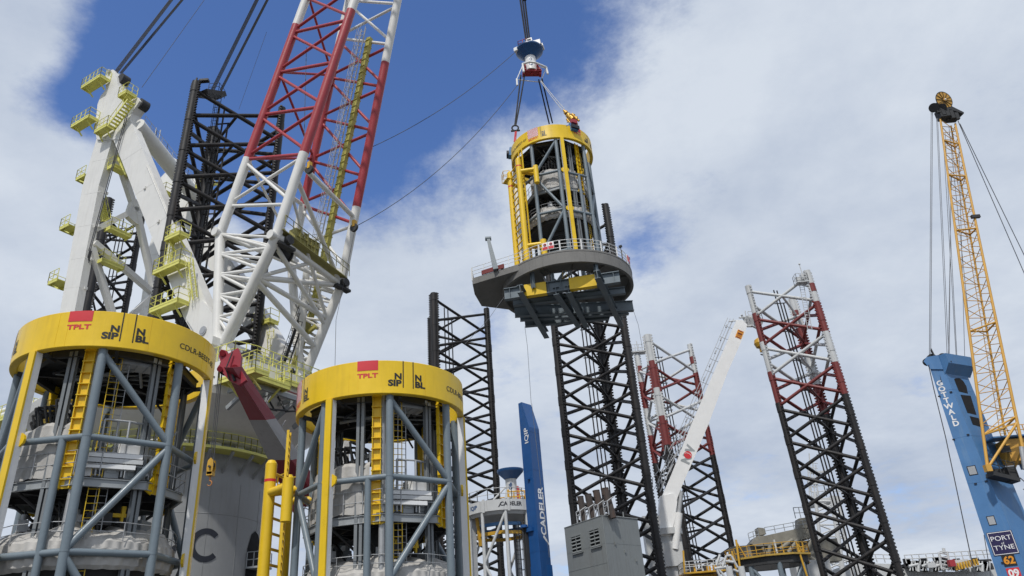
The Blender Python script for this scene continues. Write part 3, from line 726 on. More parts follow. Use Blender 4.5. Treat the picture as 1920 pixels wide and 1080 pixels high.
# ---------------------------------------------------------------- big white slewing crane around the left leg
Fn = at(412, 640, 57.); Ff = atz(566, 698, Fn[2]); av = Ff - Fn; WF = np.linalg.norm(av); av = av / WF; hv = V(av[1], -av[0], 0)
def Lc(h, a, z): return Fn + hv * h + av * a + ZU * z
def nr(px, py, a=0.): return onp(px, py, Fn + av * a, av)
crane = thing('slewing_crane', Lc(-9, 4.8, -6), 'huge off-white leg-encircling crane with A-frame and red and white lattice boom', 'crane')
front = [(206, 246), (345, 597), (362, 626), (384, 640), (408, 624), (388, 569), (243, 222)]
rear = [(182, 248), (153, 346), (109, 587), (85, 720), (60, 830), (88, 830), (112, 720), (137, 584), (183, 346), (214, 240)]
head = [(184, 196), (190, 180), (200, 168), (198, 150), (204, 133), (213, 131), (220, 145), (222, 160), (231, 178), (258, 182), (263, 190), (248, 212), (244, 226), (226, 262), (183, 262), (177, 240), (182, 215)]
TA = 1.0
class Shift:
    def __init__(s, far): s.far = far
    def __radd__(s, p): return s.go(p)
    def go(s, p): return p + ((av * (8.7 + 3.4 * max(0., (p[2] - Fn[2])) / 34.) - hv * 4.0 * max(0., (p[2] - Fn[2])) / 34. - ZU * 2.4 * max(0., (p[2] - Fn[2])) / 34.) if s.far else 0.)
for k, a_ in enumerate((0., WF)):
    shf = Shift(a_ > 0); mb = MB()
    mb.prism([shf.go(nr(*p)) for p in front], av * TA); mb.prism([shf.go(nr(*p)) + av * .15 for p in rear], av * (TA - .2))
    mb.prism([shf.go(nr(*p)) - av * .08 for p in head], av * (TA + .2))
    # front foot plate and pin
    mb.prism([shf.go(nr(*p)) - av * .2 for p in [(352, 598), (362, 570), (384, 566), (403, 590), (440, 690), (446, 720), (420, 712), (385, 652)]], av * .5)
    for t_ in (.16, .34, .52, .7, .86):
        for pl, pr in (((206, 246), (345, 597)), ((243, 222), (388, 569))): pass
        a0_ = shf.go(nr(206 + 139 * t_, 246 + 351 * t_)); a1_ = shf.go(nr(243 + 145 * t_, 222 + 347 * t_)); mb.beam(a0_ - av * .004, a1_ - av * .004, .012, .05)
        b0_ = shf.go(nr(182 - 73 * t_, 248 + 339 * t_)) + av * .15; b1_ = shf.go(nr(214 - 77 * t_, 240 + 344 * t_)) + av * .15; mb.beam(b0_ - av * .004, b1_ - av * .004, .012, .05)
        if t_ > .2: mb.box((a0_ + a1_) / 2 - av * .08, .3, .16, .3, hv); mb.box(b1_ + av * .6 + hv * .06, .16, .3, .3, hv)
    for t_ in (.25, .6): mb.tube(shf.go(nr(240 + 145 * t_, 224 + 347 * t_)) - av * .08, shf.go(nr(240 + 145 * (t_ + .3), 224 + 347 * (t_ + .3))) - av * .08, .06, n=6)
    fr_ = part(mb, 'a_frame', CREAM, crane)
    mb = MB(); pc = shf.go(nr(385, 622))
    mb.tube(pc - av * .3, pc + av * 1.2, .42, n=20); mb.tube(pc - av * .33, pc - av * .2, .28, n=16); sub(mb, 'pin', LGREY, fr_, crane)
    mb = MB(); pc = shf.go(nr(207, 136)); mb.tube(pc - av * .35, pc + av * 1.9, .3, n=16); 
    sub(mb, 'sheave_pin', LGREY, fr_, crane); mb = MB(); mb.tube(shf.go(nr(222, 145)) + av * .2, shf.go(nr(222, 145)) + av * 1.2, .75, n=24); sub(mb, 'sheave', DARK, fr_, crane); mb = MB(); mb.tube(shf.go(nr(258, 192)) + av * .2, shf.go(nr(258, 192)) + av * 1.2, .7, n=24); sub(mb, 'sheave', DARK, fr_, crane)
mb = MB(); z33 = nr(250, 226); zfar = Shift(True).go(z33); tv = zfar - z33
mb.tube(z33 + tv * .05, z33 + tv * 1.04, .95, n=32)
xt = part(mb, 'cross_tube', CREAM, crane)
mb = MB(); railing(mb, [z33 + ZU * .95 + hv * .3 + tv * t_ for t_ in np.linspace(.12, 1, 6)], 1.1, 1.3, .03); mb.tube(z33 + ZU * .9 + tv * .3, z33 + ZU * 2.6 + tv * .3, .06, n=6); mb.tube(z33 + ZU * .9 + tv * .36, z33 + ZU * 3.0 + tv * .36, .06, n=6)
sub(mb, 'handrail', FARW, xt, crane)
# braces in the rear plane
RP0 = nr(170, 420) + av * .7
def rp(px, py): return onp(px, py, RP0, hv)
for p, q, w in (((207, 255), (254, 396), 1.0), ((180, 430), (256, 392), 1.0), ((255, 394), (306, 375), .9), ((254, 390), (291, 550), 1.0), ((176, 455), (290, 552), .95), ((172, 465), (214, 600), .95), ((288, 552), (248, 590), .9)):
    mb = MB(); mb.beam(rp(*p), rp(*q), .6, w * .72, hv); part(mb, 'brace', CREAM, crane)
mb = MB(); mb.prism([rp(*p) - hv * .33 for p in ((246, 372), (258, 378), (270, 382), (272, 396), (262, 410), (262, 425), (252, 420), (238, 408), (238, 396))], hv * .66); part(mb, 'gusset', CREAM, crane)
# stairs inside the A-frame
def stair(p, q, w=.9):
    mb = MB(); t = nrm(q - p); s_ = av
    for k in (-1, 1): mb.beam(p + s_ * k * w / 2, q + s_ * k * w / 2, .06, .28)
    n = int(np.linalg.norm(q - p) / .42)
    for i in range(n): mb.box(p + (q - p) * (i + .5) / n, .3, w, .06, np.cross(s_, ZU))
    for k in (-1, 1):
        mb.tube(p + s_ * k * w / 2 + ZU * 1.1, q + s_ * k * w / 2 + ZU * 1.1, .035, n=5)
        for i in range(0, n, 3): c_ = p + (q - p) * (i + .5) / n + s_ * k * w / 2; mb.tube(c_, c_ + ZU * 1.1, .03, n=5)
    return part(mb, 'stair', RAIL, crane)
stair(nr(243, 330, 1.6), nr(206, 258, 1.6)); stair(nr(198, 418, 1.8), nr(188, 372, 1.8)); stair(nr(208, 240, -.9), nr(246, 190, -.9))
for (px, py, a_, L_, D) in ((188, 163, -.15, 3.9, 1.3), (167, 236, -.15, 3.6, 1.2), (203, 248, -.2, 2.4, 1.0), (248, 186, -.2, 1.6, 1.3),
                            (330, 508, -.1, 3.8, 1.1), (327, 580, -.1, 3.9, 1.2), (341, 450, -.1, 2.2, 1.1)):
    deck_platform(crane, 'access_platform', nr(px, py, a_), hv, -av, L_, D)
for (px, py, L_) in ((141, 425, 1.6), (122, 528, 1.8), (166, 330, 1.0)):
    deck_platform(crane, 'access_platform', nr(px, py, .7), av, -hv, L_, 1.7)
for (px, py) in ((220, 325), (200, 500), (215, 440)): deck_platform(crane, 'access_platform', rp(px, py) , av, hv, 2.6, 1.2, bracket=False)
for (px, py, a_) in ((312, 372, WF), (395, 352, WF), (505, 612, WF + .5)): deck_platform(crane, 'access_platform', nr(px, py, a_), hv, -av, 2.6, 1.2)
for (x0, y0, x1, y1, a_) in ((318, 492, 326, 434, -.3), (366, 560, 358, 488, -.4), (512, 660, 510, 620, WF - .3)):
    mb = MB(); ladder(mb, nr(x0, y0, a_), nr(x1, y1, a_), -av, .55, .34, .035, cage=True, cstep=.8); part(mb, 'caged_ladder', RAIL, crane)
# suspension ropes
def ropes(p, q, n, sp, r, name='pendant_rope', mt=ROPE):
    mb = MB(); p = V(p); q = V(q); w = nrm(np.cross(q - p, V(0, 1, 0)))
    for i in range(n): o = w * (i - (n - 1) / 2) * sp; mb.tube(p + o, q + o * .9, r, n=6)
    return part(mb, name, mt, crane)
nb_ = nr(216, 137, .3)
ropes(nb_, onp(330, -12, Lc(4, 2.2, 40), av) , 4, .16, .055); ropes(nr(226, 138, 1.2), onp(358, -20, Lc(4, 2.8, 40), av), 3, .16, .055)
fb_ = nr(398, 170, WF + .2)
ropes(fb_, onp(494, -25, Lc(4, 7.6, 40), av), 4, .16, .055); ropes(nr(414, 170, WF + .8), onp(514, -25, Lc(4, 7.2, 40), av), 3, .16, .055)
ropes(nr(266, 164, .4), onp(400, -24, Lc(4, 4, 40), av), 1, 0, .03); ropes(nr(448, 205, WF), onp(500, 60, Lc(4, 6, 40), av), 1, 0, .02, mt=ROPEG)
ropes(nr(238, 215, -.3), nr(168, 470, -.3), 2, .18, .05); ropes(nr(170, 470, .4), nr(140, 585, 1.4), 3, .12, .05)
# boom
boom = MB()
UB = V(.26, .055, 1.)
def bx(P0, s, far=False): return Lc(P0[0] + .26 * (s - P0[2]), P0[1] + (-.055 if far else .055) * (s - P0[2]), s)
KA, KB, KC, KD = V(-1.8, .1, 11.3), V(5.8, -.1, 8.1), V(-2.4, 9.5, 13.0), V(4.4, 9.7, 7.9)
KN = {'A': KA, 'B': KB, 'C': KC, 'D': KD}; FARF = {'A': False, 'B': False, 'C': True, 'D': True}
TOPZ = 66.
def bp(k, s): return bx(KN[k], s, FARF[k])
boomE = MB(); boomE.box(Lc(0, WF / 2, -.4), 1.2, WF + 2.4, .7, hv)
bm = part(boomE, 'boom', CREAM, crane)
band = {'A': (19.3, 35.3), 'B': (16.4, 32.6), 'C': (19.0, 35.0), 'D': (15.9, 32.2)}
for k in 'ABCD':
    z0, z1 = band[k]; mb = MB(); kz = KN[k][2]
    mb.tube(bp(k, kz), bp(k, z0), .44, n=16, m=0); mb.tube(bp(k, z0), bp(k, z1), .44, n=16, m=1); mb.tube(bp(k, z1), bp(k, TOPZ - (4 if k in 'BD' else 0)), .44, n=16, m=0)
    foot = Lc(-.35 if k in 'AC' else .45, 0 if k in 'AB' else WF, .2 if k in 'AC' else -.4)
    mb.tube(Lc(*KN[k]), foot, .45, .43, n=16, m=0); mb.ball(Lc(*KN[k]), .47, 14, 0)
    kk = Lc(*KN[k]); o = nrm(kk - (Lc(*KA) + Lc(*KB)) / 2) if k in 'AB' else nrm(kk - (Lc(*KC) + Lc(*KD)) / 2)
    mb.tube(kk - av * .7, kk + av * .7, .42, n=14, m=0)
    sub(mb, 'chord', [CREAM, RED], bm, crane)
# lacing
NL = 11; LS = 5.05
mb = MB()
def bcol(s, lo): return 1 if lo < s < lo + 16.1 else 0
for (k1, k2) in (('A', 'B'), ('C', 'D')):
    off = KN[k2][2] - KN[k1][2]; base = band[k1][0] - 2 * LS + (2 if 0 else 0)
    for i in range(NL):
        s = band[k1][0] + (i - 1) * LS - .05
        sB = s + off * .92 + .3
        m = bcol(s, band[k1][0] - .3)
        mb.tube(bp(k1, s), bp(k2, sB - .3), .17, n=8, m=m, caps=False)
        m2 = bcol(s + .5, band[k1][0] - .3)
        mb.tube(bp(k1, s + .45), bp(k2, sB + LS - .6), .16, n=8, m=m2, caps=False); mb.tube(bp(k2, sB + .2), bp(k1, s + LS - .45), .16, n=8, m=m2, caps=False)
for i in range(NL):
    s = band['A'][0] + (i - 1) * LS; m = bcol(s + .5, band['A'][0] - .3)
    p, q = ('A', 'C') if i % 2 else ('C', 'A'); mb.tube(bp(p, s), bp(q, s + LS), .14, n=8, m=m, caps=False)
sub(mb, 'lacing', [CREAM, RED], bm, crane)
mb = MB()
for (k1, k2, ft_) in (('A', 'B', 0.), ('C', 'D', WF)):
    f1 = Lc(-.35, ft_, .2); f2 = Lc(.45, ft_, -.4); K1 = Lc(*KN[k1]); K2 = Lc(*KN[k2]); sgn = 1 if ft_ == 0 else -1
    f3 = Lc(.2, ft_ + sgn * .7, 0); K3 = Lc(*(KN[k1] * .35 + KN[k2] * .65)) + av * sgn * 2.2
    mb.tube(f3, K3, .34, n=12)
    n = 5
    for i in range(1, n + 1):
        t0 = i / n; t1 = (i - .5) / n; t2 = (i - 1) / n
        a0_, b0_, c0_ = f1 + (K1 - f1) * t0, f2 + (K2 - f2) * t0, f3 + (K3 - f3) * t0
        a1_, b1_, c1_ = f1 + (K1 - f1) * t1, f2 + (K2 - f2) * t1, f3 + (K3 - f3) * t1
        mb.tube(a0_, b0_, .14, n=8, caps=False); mb.tube(a0_, b1_, .15, n=8, caps=False); 
        mb.tube(a0_, c0_, .14, n=8, caps=False); mb.tube(b1_, c1_, .14, n=8, caps=False); mb.tube(c1_, b0_, .13, n=8, caps=False)
        if i > 1: mb.tube(b1_, f1 + (K1 - f1) * t2, .15, n=8, caps=False)
A_, B_, C_, D_ = (Lc(*KN[k]) for k in 'ABCD')
near = lambda t: Lc(.45, 0, -.4) + (B_ - Lc(.45, 0, -.4)) * t
far = lambda t: Lc(.45, WF, -.4) + (D_ - Lc(.45, WF, -.4)) * t
for p, q, r_ in ((B_, D_, .3), (A_, C_, .28), (B_, C_, .2), (A_, D_, .2), (near(.62), D_, .26), (near(.95), far(.55), .22), (near(.62), far(.62), .24), (near(.6), far(.3), .26), (bp('B', 14), D_, .22), (bp('B', 15.3), bp('D', 14.8), .24), (bp('A', 18.6), bp('C', 19), .22),
               ((B_ + D_) / 2, near(.62), .18), ((B_ + D_) / 2, far(.6), .18), ((B_ + D_) / 2, bp('B', 12.5), .14)):
    mb.tube(p, q, r_, n=10, caps=False)
sub(mb, 'base_bracing', CREAM, bm, crane)
# walkway and winch boxes across the boom
mb = MB(); mb.beam(B_ + ZU * .6 + hv * .3, D_ + ZU * .6 + hv * .3, .9, .1); 
for t_ in (0.29, .46):
    c_ = B_ + (D_ - B_) * t_ + ZU * 1.3 + hv * .1; mb.box(c_, 1.5, .8, 1.5, av)
    for k in range(4): mb.box(c_ + av * (k - 1.5) * .46 + hv * .43, .08, .1, 1.5, av)
    for k in (-1, 0, 1): mb.box(c_ + hv * .43 + ZU * k * .7, 1.5, .1, .08, av)
railing(mb, [B_ + ZU * .7 + hv * 1, D_ + ZU * .7 + hv * 1], 1.2, 1.1, .035)
sub(mb, 'walkway', mat('weathered_yellow_paint', (.30, .27, .08), .55, var=.2, dirt=.4), bm, crane)
for t_ in (.1, .98):
    c_ = B_ + (D_ - B_) * t_; mb = MB(); mb.tube(c_ - hv * .2, c_ + hv * .9, .42, n=16); mb.box(c_ + hv * .3 - ZU * .5, 1.9, .6, .25, av); sub(mb, 'guide_roller', DARK, bm, crane)
for (px, py) in ((580, 318), (664, 427)):
    c_ = nr(px, py, WF * .75 if px > 600 else .6); mb = MB(); mb.tube(c_ - av * .12, c_ + av * .12, .42, n=18, m=0); mb.box(c_ + ZU * .45, .3, .35, .7, hv, m=1); sub(mb, 'tugger_sheave', [DARK, HOOKY], bm, crane)
c_ = (B_ * .85 + D_ * .15) - ZU * .4 - hv * .8; mb = MB(); mb.tube(c_ - av * .8, c_ + av * .8, .55, n=18)
for k in (-1, 1): mb.tube(c_ + av * .85 * k, c_ + av * .95 * k, .75, n=18)
sub(mb, 'winch', DARK, bm, crane)
# ladder up the far side
mb = MB(); lq = lambda s: bp('D', s) * .62 + bp('C', s + 1.2) * .38 - hv * .2
lq2 = lambda s: lq(s) + hv * .35 - av * .25
for k in range(int((46 - 5) / 2.4)):
    pass
mb.beam(lq2(6), lq2(36), .5, .55, hv)
for s in np.arange(6, 36, .8): mb.box(lq2(s), .62, .66, .05, hv)
sub(mb, 'cable_tray', mat('faded_yellow_tray', (.47, .43, .10), .5, var=.15, dirt=.35), bm, crane)
mb = MB(); ladder(mb, lq(6) - av * .9 - hv * .2, lq(37) - av * .9 - hv * .2, -av, .6, .45, .04, cage=True, cr=.5, cstep=1.3); sub(mb, 'caged_ladder', FARW, bm, crane)
mb = MB(); lf = lambda t: Lc(.1, WF - 1.2, 0) + (lq2(6) - Lc(.1, WF - 1.2, 0)) * t
mb.beam(lf(0), lf(1), .45, .5, hv); mb.beam(lf(.55), lf(.55) + hv * 1.4 + ZU * .5, .3, .4); sub(mb, 'lower_tray', mat('dim_yellow_tray', (.40, .36, .09), .5, var=.15, dirt=.35), bm, crane)
mb = MB(); ladder(mb, lf(0) - av * .9, lf(1) - av * .9, -av, .6, .45, .04, cage=True, cr=.5, cstep=.8)
for k in range(3): mb.tube(lf(0) - av * (1.2 + .1 * k), lf(1) - av * (1.2 + .1 * k), .05, n=5)
sub(mb, 'lower_ladder', DARK, bm, crane)
mb = MB(); mb.path([bp('D', 13.6) + hv * .4, at(630, 600, 60), at(628, 690, 60)], .02, n=4); mb.tube(bp('B', 15) + av * .5, bp('A', 34) + av * 2, .03, n=4); sub(mb, 'hanging_wire', ROPE, bm, crane)
# machinery deck of the crane
mb = MB()
mb.prism([Lc(-27, -.9, -4.4), Lc(3.2, -.9, -4.4), Lc(3.6, 1, -4.4), Lc(3.6, WF + 1.4, -4.4), Lc(-27, WF + 1.4, -4.4)], ZU * 2.0)
PC0 = V(-31.5, 66, 0); zd = Lc(0, 0, -4.4)[2]
mb.lathe([(12.5, zd + .02), (12.3, zd - .6), (8.2, zd - 3.2), (7.7, zd - 3.2)], PC0, 96)
hd = part(mb, 'machinery_deck', CREAM, crane)
mb = MB(); mb.box(Lc(-24, 1.5, -1), 5.0, 4.6, 2.8, hv); mb.box(Lc(-19, -.2, -1.6), 1.6, 1.0, 1.5, hv)
for k in range(6): mb.tube(Lc(-26 + k * 1.1, -.7, -2.4), Lc(-26 + k * 1.1, -.7, -1.4 + .3 * (k % 3)), .25, n=8)
sub(mb, 'deck_house', WHT, hd, crane)
mb = MB(); railing(mb, [Lc(h_, -.85, -2.35) for h_ in np.linspace(-27, 3, 11)] + [Lc(3.5, 1, -2.35), Lc(3.5, WF + 1.2, -2.35)], 1.3, .9, .04); sub(mb, 'handrail', RAIL, hd, crane)
rn = random.Random(11)
for i in range(36):
    h_ = rn.uniform(-27, 3.3); a_ = rn.uniform(-.6, .8) if h_ < 1 else rn.uniform(0, WF); hh = rn.uniform(.4, 1.4); mb = MB(); mb.box(Lc(h_, a_, -2.4 + hh / 2), rn.uniform(.3, 1.1), rn.uniform(.3, .6), hh, hv); mb.tube(Lc(h_, a_, -2.4 + hh), Lc(h_, a_, -2.2 + hh), .12, n=8); sub(mb, 'deck_box', rn.choice((DARK, LGREY, GREY, WHT)), hd, crane)
for i in range(12):
    h_ = rn.uniform(-26, 0); mb = MB(); mb.path([Lc(h_, -.95, -3.0 + rn.uniform(-.8, .4)), Lc(h_ + 1.5, -.98, -3.1), Lc(h_ + 3, -.95, -3.6 + rn.uniform(-.5, .5))], .05, n=5); sub(mb, 'deck_cable', DARK, hd, crane)
mb = MB(); mb.path([Lc(-14, -1, -4.9), Lc(-2, -1, -4.9), Lc(-1.6, -1, -5.7), Lc(-1.6, -.6, -6.4)], .2, n=8, m=0)
sub(mb, 'deck_pipe', DARK, hd, crane)
for (px, py, a_, L_, D) in ((482, 722, 1.0, 4.2, 1.6), (530, 728, 5.0, 3.4, 1.6)):
    deck_platform(crane, 'boom_foot_platform', nr(px, py, a_) , av, hv, L_, D, h=1.5)
deck_platform(crane, 'boom_foot_platform', nr(470, 712, -.6), hv, -av, 4.0, 1.4, h=1.5)
mb = MB(); mb.box(nr(450, 680, .5), 1.6, 1.0, 1.4, hv); part(mb, 'winch_box', LGREY, crane)
mb = MB(); mb.box(nr(505, 690, 4), 1.2, 1.6, 1.2, hv); part(mb, 'winch_box', LGREY, crane)
for k in range(5): mb = MB(); mb.path([nr(455 + 22 * k, 735 + 3 * k, 1 + k), nr(470 + 22 * k, 760 + 4 * k, 1 + k), nr(500 + 20 * k, 770, 2 + k)], .08, n=6); part(mb, 'cable', DARK, crane)
deck_platform(crane, 'side_platform', Lc(-28.5, -.9, -1.7), hv, -av, 12, 2.0)
mb = MB(); mb.box(Lc(-24.5, -1.9, -1.0), .9, .5, 1.2, hv); part(mb, 'red_cabinet', RED, crane)
for k in range(3): mb = MB(); mb.path([Lc(-33, -.4, -.2 + .5 * k), Lc(-28, -.4, -.2 + .5 * k), Lc(-27, -.4, -1.6)], .22, n=8); part(mb, 'vent_pipe', WHT, crane)
mb = MB()
for k in range(5): a_ = WF * k / 4; mb.beam(Lc(1.8, a_, -6.3), Lc(4.4, a_, -5.0), .25, .35); mb.beam(Lc(4.4, a_, -4.9), Lc(1.8, a_, -4.9), .25, .3)
mb.beam(Lc(4.4, -.5, -4.9), Lc(4.4, WF + 1, -4.9), .3, .35)
part(mb, 'bracket_frame', GREY, crane)
mb = MB(); mb.beam(Lc(4.6, 1.0, -4.55), Lc(4.6, WF, -4.55), .05, .12); part(mb, 'red_edge', DRED, crane)

# pedestal
PC = V(-31.5, 66, 0)
ped = thing('crane_pedestal', PC, 'broad grey crane pedestal with dark letters and a dark doorway', 'pedestal')
pa = math.degrees(math.atan2(-PC[1], -PC[0]))
mb = MB()
mb.lathe([(8.0, 0), (8.0, 18.3), (8.0, 20.0), (7.6, 20.0), (7.6, 23.2)], PC, 128)
for z in (15.2, 9.2): mb.lathe([(8.0, z - .03), (8.025, z), (8.0, z + .03)], PC, 128)
for a in range(0, 360, 20): q = PC + P(8.01, pa + a, 0); mb.beam(q, q + ZU * 17.8, .03, .03, P(1, pa + a, 0))
for a in range(-60, 61, 9): 
    q = PC + P(7.62, pa + a, 21.2); mb.box(q, 1.0, .06, 1.9, P(1, pa + a + 90, 0), m=1 if a % 2 else 0)
shell = part(mb, 'shell', [PED, WHT], ped)
for a in range(-70, 80, 12):
    mb = MB(); q = PC + P(7.9, pa + a, 0); o = P(1, pa + a, 0); mb.beam(q + ZU * 18.6, q + o * 1.5 + ZU * 20.0, .16, .3, ZU); part(mb, 'bracket', PED, ped)
for z, r_ in ((20.1, 9.5), (23.25, 8.7)):
    mb = MB(); mb.lathe([(7.9, z), (r_, z), (r_, z + .22), (r_ - .05, z + .22), (r_ - .05, z + .1), (7.9, z + .1)], PC, 128, closed=True)
    wk = part(mb, 'walkway', RAIL, ped)
    mb = MB(); pts = [PC + P(r_ - .05, pa + a, z + .1) for a in range(-84, 85, 4)]; railing(mb, pts, 1.25, 1.4, .04, rails=(1., .55)); sub(mb, 'handrail', RAIL, wk, ped)
def on_ped(px, py, r=8.03): return oncyl(px, py, PC, r)
mb = MB(); cc = on_ped(386, 1022); az = math.degrees(math.atan2(cc[1] - PC[1], cc[0] - PC[0])); f_ = cyl_fn(PC, 8.035, R(az), cc[2])
for i in range(40):
    a, b = R(42 + 276 * i / 40), R(42 + 276 * (i + 1) / 40)
    mb.add([f_(1.28 * math.cos(a), 1.28 * math.sin(a)), f_(1.28 * math.cos(b), 1.28 * math.sin(b)), f_(.84 * math.cos(b), .84 * math.sin(b)), f_(.84 * math.cos(a), .84 * math.sin(a))], [(0, 1, 2, 3)])
for k in range(6):
    x0 = -3.5 + k * .36; x1 = x0 + .36; ya = -1.35 + k * .25
    mb.add([f_(x0, ya), f_(x1, ya + .25), f_(x1, ya + .25 + .5), f_(x0, ya + .5)], [(0, 1, 2, 3)])
sub(mb, 'lettering', NAVY, shell, ped)
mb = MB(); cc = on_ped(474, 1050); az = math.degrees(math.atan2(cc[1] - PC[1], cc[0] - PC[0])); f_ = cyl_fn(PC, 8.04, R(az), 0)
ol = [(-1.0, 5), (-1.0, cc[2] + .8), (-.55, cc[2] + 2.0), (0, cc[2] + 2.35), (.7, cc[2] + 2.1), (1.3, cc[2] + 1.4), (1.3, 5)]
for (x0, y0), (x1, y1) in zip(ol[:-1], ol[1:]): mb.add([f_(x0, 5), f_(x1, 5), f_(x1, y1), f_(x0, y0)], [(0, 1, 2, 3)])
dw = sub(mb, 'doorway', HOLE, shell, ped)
mb = MB(); q = PC + P(8.6, az, cc[2] - .7); t_ = P(1, az + 90, 0); mb.box(q, 2.0, 1.4, .15, t_); railing(mb, [q - t_ - P(.6, az, 0), q - t_ + P(.6, az, 0), q + t_ + P(.6, az, 0)], 1.2, .6, .04)
for k in range(5): mb.box(q + V(0, 0, -1.0 - k * .7) + t_ * .2 * (k % 2), 1.6, 1.0, .5, t_)
part(mb, 'door_platform', GREY, ped)
# ---------------------------------------------------------------- dark red knuckle boom and its hook block
def edge3(p0, p1, Y): a, b = at(*p0, Y), at(*p1, Y + 7.5); return lambda t: a + (b - a) * t
eL = edge3((435, 720), (502, 860), 50.4); eM = edge3((456, 720), (545, 860), 49.8); eR = edge3((474, 718), (564, 856), 51.0)
eB = lambda t: eL(t) + eR(t) - eM(t)
kb = thing('knuckle_boom_crane', V(-10, 51, 0), 'dark red and pale grey box boom pointing up between the two standing frames', 'knuckle boom')
def bseg(t0, t1, mb, m=0):
    a = [f(t0) for f in (eL, eM, eR, eB)]; b = [f(t1) for f in (eL, eM, eR, eB)]
    mb.add(a + b, [(0, 1, 2, 3), (7, 6, 5, 4), (0, 1, 5, 4), (1, 2, 6, 5), (2, 3, 7, 6), (3, 0, 4, 7)], m); return mb
BRN = mat('boom_pale_grey_paint', (.36, .345, .34), .5, var=.1, dirt=.45, dirtcol=(.16, .13, .12), bump=.02)
BRD = mat('boom_dark_red_paint', (.22, .013, .024), .38, var=.1, dirt=.2, dirtcol=(.14, .015, .02))
mb = MB(); bseg(-.2, .46, mb, 1); bseg(.46, 1.02, mb, 0); bseg(1.02, 1.75, mb, 1); kbm = part(mb, 'boom', [BRN, BRD], kb)
mb = MB()
for t_ in (.3, .62, .93): q = eR(t_) + (eB(t_) - eR(t_)) * .1; mb.path([q, q + V(.05, -.1, .35), q + V(.3, -.1, .75)], .035, n=6)
part(mb, 'lamp_bracket', LGREY, kb)
mb = MB(); mb.box((eL(.3) + eB(.3)) / 2, .1, .1, .1, hv)
mb2 = MB()
for k, Yk in enumerate((49.4, 50.7)):
    mb2.prism([at(*p, Yk) for p in ((410, 668), (414, 655), (424, 657), (427, 664), (446, 652), (452, 668), (450, 690), (462, 712), (448, 722), (428, 712), (413, 693), (408, 688), (414, 680))], V(0, .35, 0))
mb2.tube(at(412, 692, 49.2), at(412, 692, 51.4), .2, n=12); mb2.tube(at(417, 662, 49.2), at(417, 662, 51.4), .22, n=12); mb2.tube(at(440, 690, 49.2), at(440, 690, 51.4), .25, n=12)
part(mb2, 'boom_head', mat('boom_head_red', (.30, .015, .03), .38, var=.1, dirt=.15), kb)
mb = MB(); mb.tube(at(424, 692, 49.9), at(424, 692, 50.6), .5, n=20); mb.tube(at(432, 690, 49.3), at(440, 714, 49.3), .09, n=8)
mb.path([at(436, 660, 49.2), at(424, 690, 49.1), at(430, 712, 49.3)], .05, n=5)
part(mb, 'sheave', DARK, kb)
mb = MB(); mb.box(at(640, 1010, 62) * V(1, 1, 0) + V(0, 0, 3), 2.2, 2.2, 6.5); mb.tube(eL(1.5), at(620, 1060, 62), .25, n=10); part(mb, 'pedestal', BRD, kb)
hb = at(396, 878, 50)
hk = thing('hook_block', hb - ZU * 1.2, 'ochre crane hook block hanging in front of the grey pedestal', 'hook block')
mb = MB()
for k in (-1, 1): mb.prism([hb + V(x, k * .18, z) for x, z in ((-.16, -.45), (-.22, 0), (-.18, .5), (0, .68), (.18, .5), (.22, 0), (.16, -.45))], V(0, .07 * k, 0))
mb.box(hb + V(0, 0, -.4), .4, .5, .25); part(mb, 'cheek', HOOKY, hk)
mb = MB(); mb.tube(hb + V(0, -.15, .25), hb + V(0, .15, .25), .2, n=20); mb.tube(hb + V(0, -.4, .05), hb + V(0, .4, .05), .08, n=8); part(mb, 'sheave', DARK, hk)
mb = MB(); pts = [hb + V(0, 0, -.5), hb + V(0, 0, -.85)] + [hb + V(.16 * math.cos(a) - .0, 0, -1.02 + .17 * math.sin(a)) for a in np.linspace(R(90), R(-160), 9)]
for i, (a, b) in enumerate(zip(pts[:-1], pts[1:])): mb.tube(a, b, .06 - .004 * i, n=8)
part(mb, 'hook', mat('hook_orange', (.5, .2, .05), .45), hk)
mb = MB()
for k in (-1, 1): mb.tube(hb + V(.12 * k, 0, .5), at(413 + 3 * k, 692, 50), .028, n=5); mb.tube(hb + V(.05 * k, .1, .5), at(415 + 2 * k, 692, 50.1), .028, n=5)
part(mb, 'rope', ROPE, hk)

# ---------------------------------------------------------------- tag lines to the lifting tool
for lab, p, q, sg in (('upper dark tag line running from the red boom to the blue flange', at(690, 279, 61), at(968, 96, 66), 1.2), ('lower dark tag line running from the white boom to the guard frame', at(668, 424, 60), at(970, 160, 66), 2.0)):
    mb = MB(); mb.path(catline(p, q, sg), .035, n=5); tag(mb.build('tag_line', ROPE, None, p), lab, 'tag line', 'tag lines')
for lab, pts in (('thin wire hanging from the grillage down to the top of the blue tower', [(984, 612), (989, 650), (996, 757)]), ('short thin wire hanging from the grillage end above the white boom', [(1187, 580), (1197, 610), (1204, 650)]), ('thin wire slanting from the platform wing towards the slender black leg', [(946, 556), (930, 578), (917, 597), (872, 645)])):
    mb = MB(); mb.path([at(*p, 62) for p in pts], .018, n=4); tag(mb.build('guide_wire', ROPEG, None, at(*pts[0], 62)), lab, 'wire', 'wires under the grillage')

